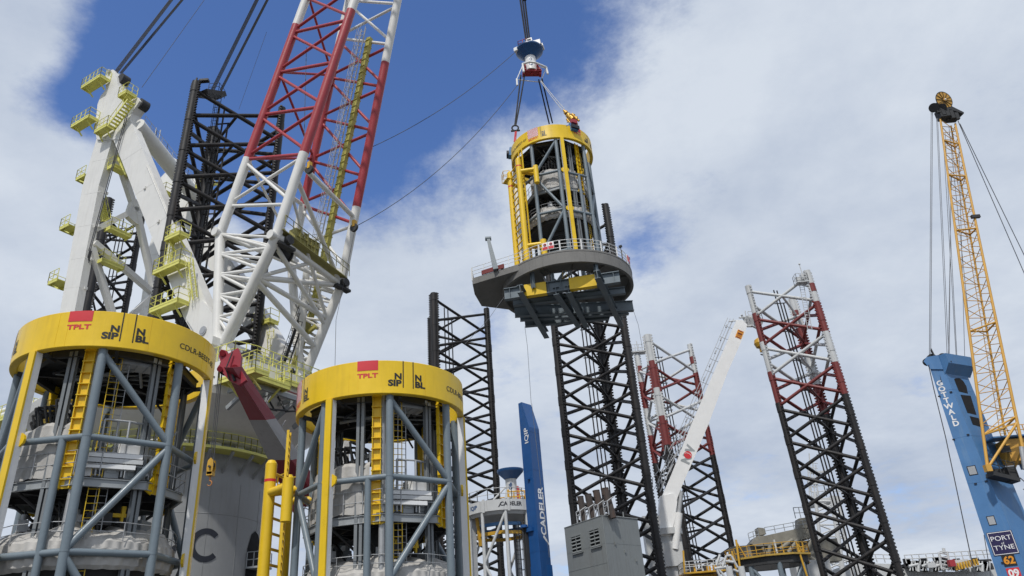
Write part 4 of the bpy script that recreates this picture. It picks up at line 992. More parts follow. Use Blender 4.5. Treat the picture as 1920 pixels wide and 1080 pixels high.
# ---------------------------------------------------------------- blue tower
E0 = at(992, 800, 59.3); zt = at(976, 755, 60)[2]; zl = E0[2]
Lx, Ex, Rx = at(975, 800, 60.2), E0, at(1010, 800, 60.3); 
def col2(p, z): return V(p[0], p[1], z)
Bx = Lx + Rx - Ex
bt_ = thing('blue_tower', V(Ex[0], 60, 0), 'tall slanted-top royal blue steel tower with white lettering', 'tower')
T1 = col2(Lx + (Ex - Lx) * .38, zt); T2 = col2(Bx + (Rx - Bx) * .38, zt)
vs = [col2(Lx, 0), col2(Ex, 0), col2(Rx, 0), col2(Bx, 0), col2(Lx, zt), T1, col2(Ex, zl), col2(Rx, zl), T2, col2(Bx, zt)]
mb = MB(); mb.add(vs, [(0, 1, 6, 5, 4), (1, 2, 7, 6), (2, 3, 9, 8, 7), (3, 0, 4, 9), (4, 5, 8, 9), (5, 6, 7, 8)])
for z in np.arange(4, 22, 3.1): mb.beam(col2(Lx, z) + (Ex - Lx) * V(0, 0, 0), col2(Ex, z), .02, .03)
for z in np.arange(4, 22, 3.1): mb.beam(col2(Ex, z), col2(Rx, z), .02, .03)
mb.tube(col2(Ex, 0), col2(Ex, zl), .025, n=6)
sh_ = part(mb, 'shell', BLUE, bt_)
uL = nrm(col2(Ex - Lx, 0)); uR = nrm(col2(Rx - Ex, 0)); nL = V(uL[1], -uL[0], 0); nR = V(uR[1], -uR[0], 0); wL = np.linalg.norm((Ex - Lx)[:2]); wR = np.linalg.norm((Rx - Ex)[:2])
mb = MB()
z1 = at(988, 833, 60)[2]; put_text(mb, 'IQIP', .46, plane_fn(col2(Lx + uL * wL * .80 + nL * .012, z1), ZU, -uL), 0, 'l', .012, 1.08)
z1 = at(1027, 1016, 60)[2]; put_text(mb, 'CADELER', .60, plane_fn(col2(Ex + uR * wR * .80 + nR * .012, z1 + .5), ZU, -uR), 0, 'l', .03, 1.0)
o_ = plane_fn(col2(Ex + uR * wR * .82 + nR * .012, z1), ZU, -uR); mb.add([o_(-.25, -.22), o_(-.08, -.22), o_(.46, .28), o_(.46, .45), o_(.32, .45)], [(0, 1, 2, 3, 4)])
sub(mb, 'lettering', WHTT, sh_, bt_)
mb = MB(); q = col2(Lx, 0) - uL * .2 + nL * .1
mb.beam(q, q + ZU * at(1000, 985, 60)[2], .28, .3, nL); mb.tube(q + nL * .25, q + nL * .25 + ZU * at(1000, 975, 60)[2], .07, n=8); part(mb, 'guide_rail', DARK, bt_)
mb = MB(); zq = at(1003, 985, 60)[2]; mb.lathe([(.01, -.1), (.28, -.1), (.28, .1), (.01, .1)], col2(Lx - uL * .1 + nL * .3, zq), 16); mb.beam(col2(Lx + nL * .1, zq - .3), col2(Lx + uL * .7 + nL * .1, zq - .3), .2, .3); mb.box(col2(Ex - uL * .5 + nL * .08, at(990, 900, 60)[2]), .25, .16, .1, uL); part(mb, 'bracket', BLUE, bt_)
mb = MB(); c_ = col2((Lx + Rx) / 2, at(1020, 1060, 60)[2] - 1.5); mb.box(c_, wL * .9 + .1, wR * .9 + .1, 3, uL); part(mb, 'collar', BLUE, bt_)
mb = MB(); mb.path([at(997, 757, 59), at(1012, 890, 58.9), at(1030, 1045, 58.7)], .02, n=4); part(mb, 'wire', ROPEG, bt_)

# ---------------------------------------------------------------- white ring frame with the second lifting tool
wc = at(938, 949, 75); wa = math.degrees(math.atan2(-wc[1], -wc[0]))
wf = thing('lifting_tower', V(wc[0], wc[1], 0), 'white round-topped tubular frame half hidden behind the blue tower', 'frame')
mb = MB(); mb.lathe([(3.5, -1.0), (3.5, 0), (3.2, 0), (3.2, -.15), (.4, -.15), (.4, -.4), (3.1, -1.3), (3.3, -1.0)], wc, 72, closed=True)
for a in range(0, 360, 40): mb.beam(wc + P(3.52, wa + a + 13, -1.1), wc + P(3.52, wa + a + 13, .12), .25, .1, P(1, wa + a + 13, 0))
wr_ = part(mb, 'top_ring', FARW, wf)
mb = MB(); f_ = lambda a, z: cyl_fn(wc, 3.515, R(wa + a), wc[2] * 0 + z)
put_text(mb, 'CADELER', .36, f_(18, -.62), 0, 'c', .03, 1.0); g_ = f_(18, -.62); mb.add([g_(-1.32, -.1), g_(-1.2, -.1), g_(-.92, .3), g_(-1.02, .36)], [(0, 1, 2, 3)])
sub(mb, 'lettering', [NAVY, DBLUE], wr_, wf)
mb = MB(); put_text(mb, 'IQIP', .36, f_(-47, -.66), 1, 'c', .03, 1.0)
sub(mb, 'lettering', [NAVY, DBLUE], wr_, wf)
for a in (-68, -32, 8, 48, 88, 130, 170, 210, 250):
    mb = MB(); mb.tube(wc + P(3.3, wa + a, -1.0), wc + P(3.3, wa + a, -wc[2]), .16, n=12); part(mb, 'column', FARW, wf)
for a, b in ((8, -32), (48, 88), (130, 170), (210, 250)):
    mb = MB(); mb.tube(wc + P(3.3, wa + a, -1.1), wc + P(3.3, wa + b, -5.6), .13, n=10); mb.tube(wc + P(3.3, wa + b, -5.7), wc + P(3.3, wa + a, -10.2), .13, n=10); part(mb, 'diagonal_brace', FARW, wf)
mb = MB()
for a in (-75, 60, 150): mb.beam(wc + P(2.8, wa + a, -1.2), wc + P(2.8, wa + a, -wc[2]), .45, .4, P(1, wa + a, 0))
part(mb, 'inner_post', LGREY, wf)
mb = MB()
for z in (-2.2, -3.0): mb.lathe([(2.6, z), (2.6, z + .3), (2.3, z + .3), (2.3, z)], wc, 8, closed=True, smooth=False, m=0 if z == -3.0 else 1)
for a in (-60, 60): mb.beam(wc + P(2.7, wa + a, -1.2), wc + P(2.4, wa + a, -3.8), .25, .25, ZU)
part(mb, 'clamp_frame', [HOOKY, SBLUE], wf)
mb = MB(); ladder(mb, wc + P(2.2, wa + 40, -wc[2]), wc + P(2.2, wa + 40, -2), P(1, wa + 40, 0), .6, .4, .03, cage=True); part(mb, 'caged_ladder', NAVY, wf)
mb = MB(); railing(mb, [wc + P(3.35, wa + a, 0) for a in range(-180, 180, 20)], 1.1, 1.3, .035, closed=True); part(mb, 'handrail', FARW, wf)
tq = at(958, 905, 75); tl = thing('lifting_tool', V(tq[0], tq[1], wc[2]), 'blue flanged white lifting tool parked on the white ring frame', 'lifting tool')
zf = at(958, 884, 75)[2]; b0 = V(tq[0], tq[1], 0); zb = wc[2]
mb = MB(); mb.lathe([(.6, zf - .8), (1.3, zf - .1), (1.34, zf + .05), (1.34, zf + .14), (.2, zf + .1)], b0, 40); part(mb, 'flange', DBLUE, tl)
mb = MB(); mb.lathe([(.56, zf - .75), (.55, zf - 1.8), (.75, zf - 2.6), (.78, zb)], b0, 28); part(mb, 'column', FARW, tl)
mb = MB(); f_ = cyl_fn(b0, .585, R(-110), zf - 2.0); put_text(mb, 'IQIP', .3, lambda x, y: f_(y, x), 0, 'l', .03)
part(mb, 'lettering', DBLUE, tl)
mb = MB(); mb.prism([b0 + V(.5, -.6, zb + .1), b0 + V(.95, -.6, zb + .1), b0 + V(.75, -.45, zf - 1.6), b0 + V(.55, -.45, zf - 1.6)], V(0, .1, 0)); mb.prism([b0 + V(-.5, -.75, zb + .1), b0 + V(-.2, -.8, zb + .1), b0 + V(-.3, -.65, zb + 1)], V(0, .1, 0)); part(mb, 'spreader', RED, tl)
for k in (-1, 1):
    mb = MB(); mb.tube(b0 + V(.5 * k, -.2, zf - 1.5), b0 + V(2.2 * k, -.6, zb + .2), .09, n=8); part(mb, 'stay', FARW, tl)
mb = MB(); railing(mb, [b0 + V(-.3, -1.6, zb), b0 + V(2.4, -1.4, zb), b0 + V(2.4, 1, zb), b0 + V(-1.2, 1, zb)], 1.0, .6, .06); mb.beam(b0 + V(-.3, -1.6, zb), b0 + V(-.3, -1.6, zb + 1.2), .2, .2); part(mb, 'yellow_rail', HOOKY, tl)
mb = MB(); rn = random.Random(2)
for k in range(12): mb.box(b0 + V(rn.uniform(-2.2, 2.2), rn.uniform(-2, 0), zb + .2), rn.uniform(.2, .7), .3, rn.uniform(.2, .5))
part(mb, 'hydraulic_gear', DARK, tl)

# ---------------------------------------------------------------- grey exhaust casing
ce = at(1129, 966, 55); cz = ce[2]; cl = atz(1058, 990, cz); cr_ = atz(1195, 973, cz); cb_ = cl + cr_ - ce
ca_ = thing('exhaust_casing', V(*(ce + cb_)[:2] / 2, 0), 'plain grey steel casing with louvres and four rusty exhaust pipes', 'casing')
mb = MB(); vs = [col2(p, z) for z in (0, cz) for p in (cl, ce, cr_, cb_)]
mb.add(vs, [(0, 1, 5, 4), (1, 2, 6, 5), (2, 3, 7, 6), (3, 0, 4, 7), (4, 5, 6, 7)])
ul = nrm(ce - cl); ur = nrm(cr_ - ce); nl = V(ul[1], -ul[0], 0); nr_ = V(ur[1], -ur[0], 0); wl = np.linalg.norm(ce - cl); wr3 = np.linalg.norm(cr_ - ce)
for z in (cz - 3.2,): mb.beam(col2(cl + nl * .004, z), col2(ce + nl * .004, z), .02, .02)
for t_ in (.25, .5, .78): mb.box(ce + ur * wr3 * t_ + nr_ * .04 - ZU * (1.4 + t_ * 2), .1, .08, .2, ur)
mb.tube(ce + ur * .2, cr_, .05, n=6); mb.tube(cr_ - ur * wr3 * .4, cr_ - ur * wr3 * .4 + ZU * .4, .05, n=6)
for k in range(5): q = ce + (cr_ - ce) * (.15 + .17 * k) ; mb.beam(q + nr_ * .002 - ZU * .02, q + nr_ * .002 - ZU * cz, .012, .012, nr_)
for z in (cz - .05, cz - 1.9): mb.beam(col2(cl + nl * .003, z), col2(ce + nl * .003, z), .012, .02); mb.beam(col2(ce + nr_ * .003, z), col2(cr_ + nr_ * .003, z), .012, .02)
mb.tube(col2(ce, 0), ce, .03, n=6); mb.tube(cl, ce, .035, n=6)
part(mb, 'casing', CASE, ca_)
def on_l(px, py): return onp(px, py, cl + nl * .0, nl)
for (x0, y0, x1, y1) in ((1072, 1006, 1094, 1036), (1106, 994, 1129, 1025)):
    p = on_l(x0, y0); q = on_l(x1, y1); w = abs((q - p) @ ul); h = p[2] - q[2] - .1; c_ = (p + q) / 2
    mb = MB()
    for k in (-1, 1): mb.box(c_ + ul * k * w / 2 + nl * .05, .08, .14, h, ul); mb.box(c_ + ZU * k * h / 2 + nl * .05, w, .14, .08, ul)
    lv = part(mb, 'louvre', CASE, ca_)
    mb = MB(); mb.box(c_ + nl * .015, w, .02, h, ul); sub(mb, 'dark_back', HOLE, lv, ca_)
    mb = MB()
    for k in range(5): z = -h / 2 + h * (k + .5) / 5; mb.beam(c_ + ZU * z - ul * w / 2 + nl * .07, c_ + ZU * z + ul * w / 2 + nl * .07, .16, .035, nrm(nl + ZU * .9))
    mb.box(c_ + nl * .1, .05, .06, h, ul); sub(mb, 'slat', CASE, lv, ca_)
for i, (px, py, r_) in enumerate(((1086, 931, .24), (1099, 927, .26), (1113, 920, .26), (1128, 916, .28))):
    b_ = cl + ul * wl * (.30 + .235 * i) - nl * .9
    tz = at(px, py, b_[1])[2]; tp_ = V(at(px, py, b_[1])[0], b_[1], tz)
    tp_ = V(b_[0] + (tp_[0] - b_[0]) * .6, b_[1], tz)
    mb = MB(); mb.tube(col2(b_, cz - .2), tp_, r_, n=16, caps=False); mb.tube(tp_ - ZU * .5, tp_, r_ * .9, n=16); mb.tube(tp_ - ZU * .06, tp_, r_ * 1.06, n=16, caps=False); ep = part(mb, 'exhaust_pipe', RUST, ca_)
    mb = MB(); q = b_ + nl * .5; d_ = .95
    for k in (-1, 1): mb.path([col2(q + ul * k * .26, cz), col2(q + ul * k * .26, cz + d_), col2(q + ul * k * .26 - nl * .5 + ul * .1, cz + d_ + .3)], .045, n=6)
    for z in (.1, .65, d_): mb.tube(col2(q - ul * .26, cz + z), col2(q + ul * .26, cz + z), .045, n=6)
    mb.tube(col2(q - ul * .26, cz + .1), col2(q + ul * .26, cz + d_), .035, n=6); part(mb, 'pipe_support', LGREY, ca_)

# ---------------------------------------------------------------- white boom crane in front of the banded leg
YN = 106.
nv = thing('ship_crane', at(1255, 1075, YN) * V(1, 1, 0), 'white box-boom ship crane with a red dot logo, crossing a banded leg', 'crane')
ol = [(1381, 600), (1392, 600), (1401, 608), (1398, 622), (1364, 699), (1329, 794), (1302, 858), (1280, 908), (1264, 950), (1252, 985), (1240, 975), (1237, 940), (1260, 888), (1296, 797), (1340, 695)]
mb = MB(); mb.prism([at(*p, YN) for p in ol], V(0, .7, 0)); mb.prism([at(*p, YN - .35) for p in ((1238, 930), (1262, 925), (1270, 940), (1262, 990), (1256, 1004), (1238, 1004), (1236, 960))], V(0, 1.5, 0)); nb2 = part(mb, 'boom', WHT, nv)
yv = V(0, -1, 0)
bd = nrm(at(1390, 602, YN) - at(1250, 960, YN)); bn = np.cross(V(0, 1, 0), bd); bn = bn if bn[0] < 0 else -bn       # boom direction and its left normal
mb = MB(); o_ = at(1291, 871, YN) + yv * .02; fn_ = plane_fn(o_, bd, bn)
put_text(mb, 'N', 1.12, fn_, 0, 'l', .06, .95); put_text(mb, 'V', 1.12, plane_fn(o_ + bd * 1.62, bd, bn), 0, 'l', .06, .9)
oc = o_ + bd * 1.25 + bn * .56 + yv * .01; rc = .56
for i in range(28):
    a, b = 2 * PI * i / 28, 2 * PI * (i + 1) / 28
    mb.add([oc, oc + (bd * math.cos(a) + bn * math.sin(a)) * rc, oc + (bd * math.cos(b) + bn * math.sin(b)) * rc], [(0, 1, 2)], 1)
for i in range(8):
    a, b = R(-45 + 90 * i / 8), R(-45 + 90 * (i + 1) / 8); cc_ = oc - bd * .42 + yv * .01
    mb.add([cc_ + (bd * math.cos(a) + bn * math.sin(a)) * .64, cc_ + (bd * math.cos(b) + bn * math.sin(b)) * .64, cc_ + (bd * math.cos(b) + bn * math.sin(b)) * .70, cc_ + (bd * math.cos(a) + bn * math.sin(a)) * .70], [(0, 1, 2, 3)], 2)
sub(mb, 'logo', [GREY, REDT, WHTT], nb2, nv)
mb = MB(); pc = at(1386.5, 627, YN) + yv * .02; mb.beam(pc - bd * .7, pc + bd * .7, .95, .04, yv); 
sg_ = sub(mb, 'warning_panel', ORNG, nb2, nv)
mb = MB()
for (u_, w_) in ((-.55, .15), (.1, .15), (.55, .12)):
    mb.beam(pc + bd * u_ - bn * .35 + yv * .03, pc + bd * u_ + bn * .35 + yv * .03, w_, .02, yv)
for k in range(5): mb.beam(pc - bd * (.3 - .13 * k) - bn * .35 + yv * .03, pc - bd * (.3 - .13 * k) + bn * .3 + yv * .03, .03, .02, yv)
sub(mb, 'panel_text', DRED, nb2, nv)
mb = MB(); lp, lq_ = at(1244, 925, YN + 1), at(1380, 602, YN + 1)
ladder(mb, lp + bn * .5, lq_ + bn * .5, bn, .8, .8, .045, cage=False); mb.tube(lp + bn * 1.35, lq_ + bn * 1.35, .045, n=5); mb.tube(lp + bn * .95, lq_ + bn * .95, .04, n=5)
for t_ in np.linspace(.05, .95, 14): q = lp + (lq_ - lp) * t_; mb.tube(q + bn * .1, q + bn * 1.35, .045, n=5)
for t_ in np.linspace(.3, .95, 9): q = lp + (lq_ - lp) * t_; mb.box(q + bn * 1.0, .5, .3, .2, bd)
part(mb, 'boom_ladder', LGREY, nv)
mb = MB(); mb.tube(at(1383, 601, YN + .5), at(1366, 603, YN + .5), .1, n=6)
for p, q in (((1386, 596), (1424, 592)), ((1396, 604), (1428, 600)), ((1398, 612), (1426, 612)), ((1400, 592), (1408, 610)), ((1412, 592), (1420, 614)), ((1422, 592), (1430, 604)), ((1408, 610), (1424, 618)), ((1390, 590), (1398, 604))): mb.tube(at(*p, YN + .4), at(*q, YN + 1.2), .16, n=8)
mb.tube(at(1404, 604, YN + .4), at(1404, 604, YN + 1.6), .8, n=20); mb.tube(at(1421, 604, YN + .4), at(1421, 604, YN + 1.6), .75, n=20); mb.box(at(1413, 600, YN + 1), 1.4, .7, 1.1)
railing(mb, [at(1405, 597, YN), at(1430, 598, YN), at(1430, 598, YN + 2)], 1.2, .7, .05); mb.tube(at(1399, 598, YN), at(1397, 583, YN), .08, n=6)
part(mb, 'boom_tip', FARW, nv)
mb = MB(); mb.tube(at(1278, 922, YN - .5), at(1273, 962, YN - .5), .28, n=12, m=1); mb.tube(at(1273, 962, YN - .5), at(1266, 1030, YN - .5), .5, n=14); mb.tube(at(1266, 928, YN + 1.5), at(1262, 1000, YN + 1.5), .35, n=12)
part(mb, 'lift_cylinder', [WHT, LGREY], nv)
mb = MB(); q = at(1252, 1000, YN + 1); mb.tube(V(q[0], q[1], 0), q, 1.35, n=24); mb.tube(q - ZU * .3, q + ZU * .5, 2.0, n=24); mb.box(at(1247, 985, YN + 1), 2.2, 2, 2.4); mb.box(at(1262, 1040, YN), 2.6, 1.5, 3); mb.box(at(1245, 1030, YN + 3), 5, 2, 9)
part(mb, 'slewing_column', FARW, nv)
mb = MB(); rn = random.Random(9)
for k in range(26):
    t_ = rn.uniform(0, .33); q = lp + (lq_ - lp) * t_ + bn * rn.uniform(0, 2.2) + V(0, rn.uniform(-1, .5), 0); mb.tube(q, q + bd * rn.uniform(.5, 2) + bn * rn.uniform(-.4, .8), .06, n=5)
part(mb, 'pipework', LGREY, nv)
hb2 = at(1425, 644, YN + 1); hk2 = thing('hook_block', hb2 - ZU * 1.2, 'yellow hook block hanging from the white ship crane tip', 'hook block')
mb = MB(); mb.lathe([(.02, -.85), (.7, -.6), (.9, 0), (.75, .6), (.3, .9), (.02, .95)], hb2, 20); mb.tube(hb2 - ZU * .8, hb2 - ZU * 1.4, .3, n=10); part(mb, 'weight', HOOKY, hk2)
mb = MB(); pts = [hb2 + V(.3 * math.cos(a), 0, -1.6 + .3 * math.sin(a)) for a in np.linspace(R(100), R(-160), 9)]; mb.path(pts, .1, n=6); part(mb, 'hook', DARK, hk2)
mb = MB(); mb.tube(hb2, at(1421, 606, YN + 1), .07, n=5); part(mb, 'rope', ROPE, hk2)

# ---------------------------------------------------------------- blue harbour crane with ochre lattice boom
zt_ = at(1742, 680, 70.6)[2]
def lin(p, q): return lambda z: p + (q - p) * ((z - p[2]) / (q[2] - p[2]))
def low_pt(px, py, base, dvec, Y0):      # point on the pixel ray whose offset from BASE(z) runs along dvec
    best = None
    for Y in np.linspace(Y0 - 4, Y0 + 4, 1601):
        p = at(px, py, Y); o = p - base(p[2]); c = abs(o[0] * dvec[1] - o[1] * dvec[0])
        if best is None or c < best[0]: best = (c, p)
    return best[1]
fL = lin(at(1741, 682, 70.0), at(1870, 1080, 70.0)); e_top = at(1779, 715, 69.4)
dLE = (e_top - fL(e_top[2]))[:2]; fE = lin(e_top, low_pt(1903, 1015, fL, dLE, 69.4))
r_top = at(1822, 724, 71.0); dER = (r_top - fE(r_top[2]))[:2]; fR = lin(r_top, low_pt(1905, 921, fE, dER, 71.0))
def fr(z, k):   # corner positions at height z : L, E, Rr, B
    return (fL(z), fE(z), fR(z), fL(z) + fR(z) - fE(z))[k]
hc = thing('harbour_crane', V(42.5, 70.5, 0), 'blue harbour crane tower with port sign and slender ochre lattice boom', 'crane')
zh = zt_ - 2.2
mb = MB(); vs = [fr(z, k) for z in (0, zh, zt_) for k in range(4)]
fs = []
for r_ in (0, 1):
    for k in range(4): fs.append((r_ * 4 + k, r_ * 4 + (k + 1) % 4, r_ * 4 + 4 + (k + 1) % 4, r_ * 4 + 4 + k))
mb.add(vs, fs + [(8, 9, 10, 11)])
uL2 = nrm((fr(20, 1) - fr(20, 0)) * V(1, 1, 0)); uR2 = nrm((fr(20, 2) - fr(20, 1)) * V(1, 1, 0)); nL2 = V(uL2[1], -uL2[0], 0); nR2 = V(uR2[1], -uR2[0], 0)
for z in (23.2, 18.6, 14.4): 
    a, b, c_ = fr(z, 0), fr(z, 1), fr(z, 2); mb.beam(a + nL2 * .003, b + nL2 * .003, .015, .03); mb.beam(b + nR2 * .003, c_ + nR2 * .003, .015, .03)
tw = part(mb, 'tower', SBLUE, hc)
# hood at the top
mb = MB(); e1, e2 = fr(zt_, 1), fr(zt_, 2)
mb.prism([e1 - uR2 * .05 + nR2 * .01 + ZU * .25, e1 - uR2 * .05 + nR2 * .01 - ZU * 1.7, e1 + nR2 * .75 + ZU * -.75, e1 + nR2 * .75 + ZU * .25], uR2 * (np.linalg.norm((e2 - e1)[:2]) + .5))
mb.prism([fr(zt_, 0) + nL2 * .01 - uL2 * .35, fr(zt_, 0) + nL2 * .01 - uL2 * .0 - ZU * .9, fr(zt_, 1) + nL2 * .01 - ZU * 1.2 , fr(zt_, 1) + nL2 * .01 + ZU * .3, fr(zt_, 0) + nL2 * .01 + ZU * .35], nL2 * .12)
sub(mb, 'hood', SBLUE, tw, hc)
mb = MB()
for q, r_ in ((fr(zt_, 0) + uL2 * .12 + V(0, .4, .0), .38), (fr(zt_, 1) - uL2 * .35 + V(0, .5, .2), .5), (fr(zt_, 1) + uR2 * .9 + V(0, .3, .2), .5), (fr(zt_, 2) + V(.2, .4, -.4), .5)): mb.tube(q - V(0, .15, 0), q + V(0, .15, 0), r_, n=20)
mb.tube(fr(zt_, 0) + uL2 * .7 + ZU * .2, fr(zt_, 0) + uL2 * .6 + ZU * 1.0, .08, n=6); mb.beam(fr(zt_, 1) - uL2 * .3 + ZU * .2, fr(zt_, 1) - uL2 * .4 + ZU * 1.1, .25, .1)
sub(mb, 'sheave', DARK, tw, hc)
def orp(px, py): return onp(px, py, fr(20, 1) + nR2 * .012, nrm(np.cross(uR2, fr(26, 1) - fr(10, 1))))
def olp(px, py, d=.012):
    n_ = nrm(np.cross(uL2, fr(26, 1) - fr(10, 1))); n_ = n_ if n_ @ nL2 > 0 else -n_
    return onp(px, py, fr(20, 1) + n_ * d, n_)
for pts in ([(1789, 711), (1792, 709), (1799, 709), (1806, 714), (1812, 724), (1815, 738), (1798, 734)], [(1801, 740), (1820, 742), (1831, 778), (1814, 774)], [(1818, 780), (1835, 784), (1840, 801), (1824, 796)]):
    mb = MB(); q = [orp(*p) for p in pts]; mb.prism(q, -nR2 * .02); op = sub(mb, 'opening', HOLE, tw, hc)
mb = MB(); c_ = olp(1760, 688, .014); mb.tube(c_ - nL2 * .02, c_ + nL2 * .01, .28, n=18); sub(mb, 'round_hole', HOLE, tw, hc)
mb = MB()
for px, py in ((1746, 682), (1772, 683), (1782, 678), (1761, 743), (1783, 735), (1788, 824), (1815, 815), (1829, 907), (1849, 902), (1880, 1055)):
    c_ = olp(px, py, .03); mb.box(c_, .22, .1, .12, uL2)
mb.prism([olp(1762, 702, .013), olp(1766, 716, .013), olp(1764, 716, .013)], nL2 * .01)
sub(mb, 'lug', NAVY, tw, hc)
for px, py, w, h in ((1823, 882, .72, .85), (1859, 976, .62, .8)):
    mb = MB(); c_ = olp(px, py, .015); mb.box(c_, w, .02, h, uL2, m=0); mb.box(c_ + nL2 * .01, w * .82, .03, h * .84, uL2, m=1); sub(mb, 'hatch', [NAVY, LGREY], tw, hc)
tn = nrm(fr(26, 1) - fr(10, 1) + (fr(26, 0) - fr(10, 0)))
ux_ = nrm(olp(1783, 780, .02) - olp(1775, 780, .02)); 
mb = MB()
for ch, px, py in zip('GOTTWALD', np.linspace(1763, 1794, 8), np.linspace(722.5, 798, 8)):
    put_text(mb, ch, .46, plane_fn(olp(px, py, .014), uL2, tn), 0, 'c', .035, 1.1)
sub(mb, 'lettering', WHTT, tw, hc)
def sign(px, py, w, h, mats, lines, border=True, name='sign'):
    c_ = olp(px, py, .03); mb = MB(); mb.beam(c_ - uL2 * w / 2, c_ + uL2 * w / 2, .03, h, tn)
    pl = sub(mb, name, mats[0], tw, hc); mb = MB()
    f0 = plane_fn(c_ + nL2 * .03, uL2, tn)
    if border:
        for k in (-1, 1):
            for (x0, y0, x1, y1) in ((-w / 2 + .05, k * (h / 2 - .07) - .025, w / 2 - .05, k * (h / 2 - .07) + .025), (k * (w / 2 - .07) - .025, -h / 2 + .05, k * (w / 2 - .07) + .025, h / 2 - .05)): mb.add([f0(x0, y0), f0(x1, y0), f0(x1, y1), f0(x0, y1)], [(0, 1, 2, 3)])
    for tx, s_, y_, bold, sx in lines: put_text(mb, tx, s_, plane_fn(c_ + nL2 * .033 + tn * y_, uL2, tn), 0, 'c', bold, sx)
    mb.build('sign_text', mats[1], pl, origin=V(hc.location))
sign(1880, 1018, 1.95, 1.95, (PURP, WHTT), (('PORT', .38, .22, .0, 1.15), ('of', .2, -.12, 0, 1), ('TYNE', .38, -.55, .0, 1.15)))
sign(1892, 1050, .98, .95, (BLKT, ORNG), (('62', .58, -.29, .035, 1.0),), False)
sign(1901, 1074, .98, .8, (REDT, WHTT), (('09', .55, -.28, .035, 1.0),), False)
# boom
YB = 67.6
cL = lambda t: at(1852, 878, YB) + (at(1763, 222, YB + 2) - at(1852, 878, YB)) * t
cR = lambda t: at(1917, 838, YB) + (at(1791, 232, YB + 2) - at(1917, 838, YB)) * t
cM = lambda t: at(1893, 862, YB + 2.4) + (at(1783, 236, YB + 3.2) - at(1893, 862, YB + 2.4)) * t
mb0 = MB(); mb0.box(cL(0), .5, .5, .6); bo = part(mb0, 'boom', OCHRE, hc)
for f_, r_ in ((cL, .14), (cR, .14), (cM, .11)):
    mb = MB(); mb.tube(f_(0), f_(1), r_, r_ * .8, n=10); sub(mb, 'chord', OCHRE, bo, hc)
mb = MB(); nbm = 19
for i in range(nbm):
    t0, t1 = .075 + .92 * i / nbm, .075 + .92 * (i + 1) / nbm; tm = (t0 + t1) / 2
    for f1, f2 in ((cL, cR), (cR, cM), (cM, cL)):
        mb.tube(f1(t0), f2(tm), .04, n=6, caps=False); mb.tube(f2(tm), f1(t1), .04, n=6, caps=False)
for t_ in (.075, .33, .62, .8, .92):
    for f1, f2 in ((cL, cR), (cR, cM), (cM, cL)): mb.tube(f1(t_), f2(t_), .09, n=6)
ft_ = cR(.075); mb.tube(cL(0), cR(.06), .12, n=8); mb.tube(cL(.0), cM(.05), .09, n=8); mb.tube(cM(0) - ZU * 1, cR(.0), .1, n=8); mb.beam(cL(.075), cR(.06), .12, .12)
sub(mb, 'lacing', OCHRE, bo, hc)
mb = MB(); ladder(mb, cM(.05) - V(.3, .1, 0), cM(.97) - V(.2, .1, 0), V(0, -1, 0), .4, .35, .025); sub(mb, 'ladder', OCHRE, bo, hc)
hd_ = at(1776, 212, YB + 2)
mb = MB(); mb.beam(at(1755, 198, YB + 2), at(1803, 216, YB + 2.5), 1.0, 1.0, ZU, 0, .8, .25); mb.tube(at(1751, 202, YB + 1.4), at(1751, 202, YB + 2.4), .55, n=20); mb.tube(at(1766, 202, YB + 1.4), at(1766, 202, YB + 2.4), .5, n=20); mb.box(at(1768, 215, YB + 2), 1.2, 1.0, 1.2); mb.box(at(1782, 220, YB + 2.4), 1.3, .8, 1.0); mb2 = MB(); mb2.box(at(1829, 406, YB + 1.2), .9, .3, .35); sub(mb2, 'lamp', DARK, bo, hc)
for k in range(5): mb.box(at(1758 + 9 * k, 206 + 3 * k, YB + 1.6), .4, .3, .9 + .2 * (k % 2))
sub(mb, 'boom_head', DARK, bo, hc)
wq = at(1770, 188, YB + 1.5); mb = MB(); wn = nrm(V(.25, -1, -.2)); w1 = nrm(np.cross(wn, ZU)); w2 = np.cross(wn, w1)
rim = [wq + (w1 * math.cos(a) + w2 * math.sin(a)) * 1.1 for a in np.linspace(0, 2 * PI, 33)]; mb.path(rim, .05, n=6, m=1); mb.tube(wq - wn * .05, wq + wn * .02, 1.06, n=32, m=0)
for a in np.linspace(0, 2 * PI, 13)[:-1]: o = w1 * math.cos(a) + w2 * math.sin(a); mb.beam(wq + wn * .05 + o * .2, wq + wn * .05 + o * 1.05, .035, .06, wn, 1)
mb.tube(wq, wq + wn * .2, .2, n=12, m=0); mb.ball(wq + wn * .2, .12, 8, 2)
sub(mb, 'sheave_wheel', [OCHRE, DARK, WHT], bo, hc)
def hrope(name, pts, r, mt=ROPEG):
    mb = MB(); mb.path([at(x, y, Yy) for x, y, Yy in pts], r, n=5); return part(mb, name, mt, hc)
for d_ in (0, 2.5): hrope('hoist_rope', [(1746 + d_, 204, 69.6), (1742.5 + d_, 674, 70.6)], .035)
for x0, y0, x1, y1 in ((1756, 222, 1776, 672), (1758, 222, 1779, 671), (1768, 250, 1793, 674), (1772, 250, 1794.5, 674), (1784, 330, 1778, 670), (1783, 330, 1780, 671), (1797, 250, 1809, 676), (1779, 235, 1826, 690)):
    hrope('hoist_rope', [(x0, y0, 69.6), (x1, y1, 70.4)], .03)
for (x0, y0, x1, y1) in ((1796, 226, 1926, 525), (1800, 232, 1930, 498)):
    p = at(x0, y0, 69.8); q = at(x1, y1, 73); mb = MB(); mb.tube(p, p + (q - p) * ((p[2] - 1) / (p[2] - q[2])), .045, n=5); part(mb, 'pendant_rope', ROPEG, hc)
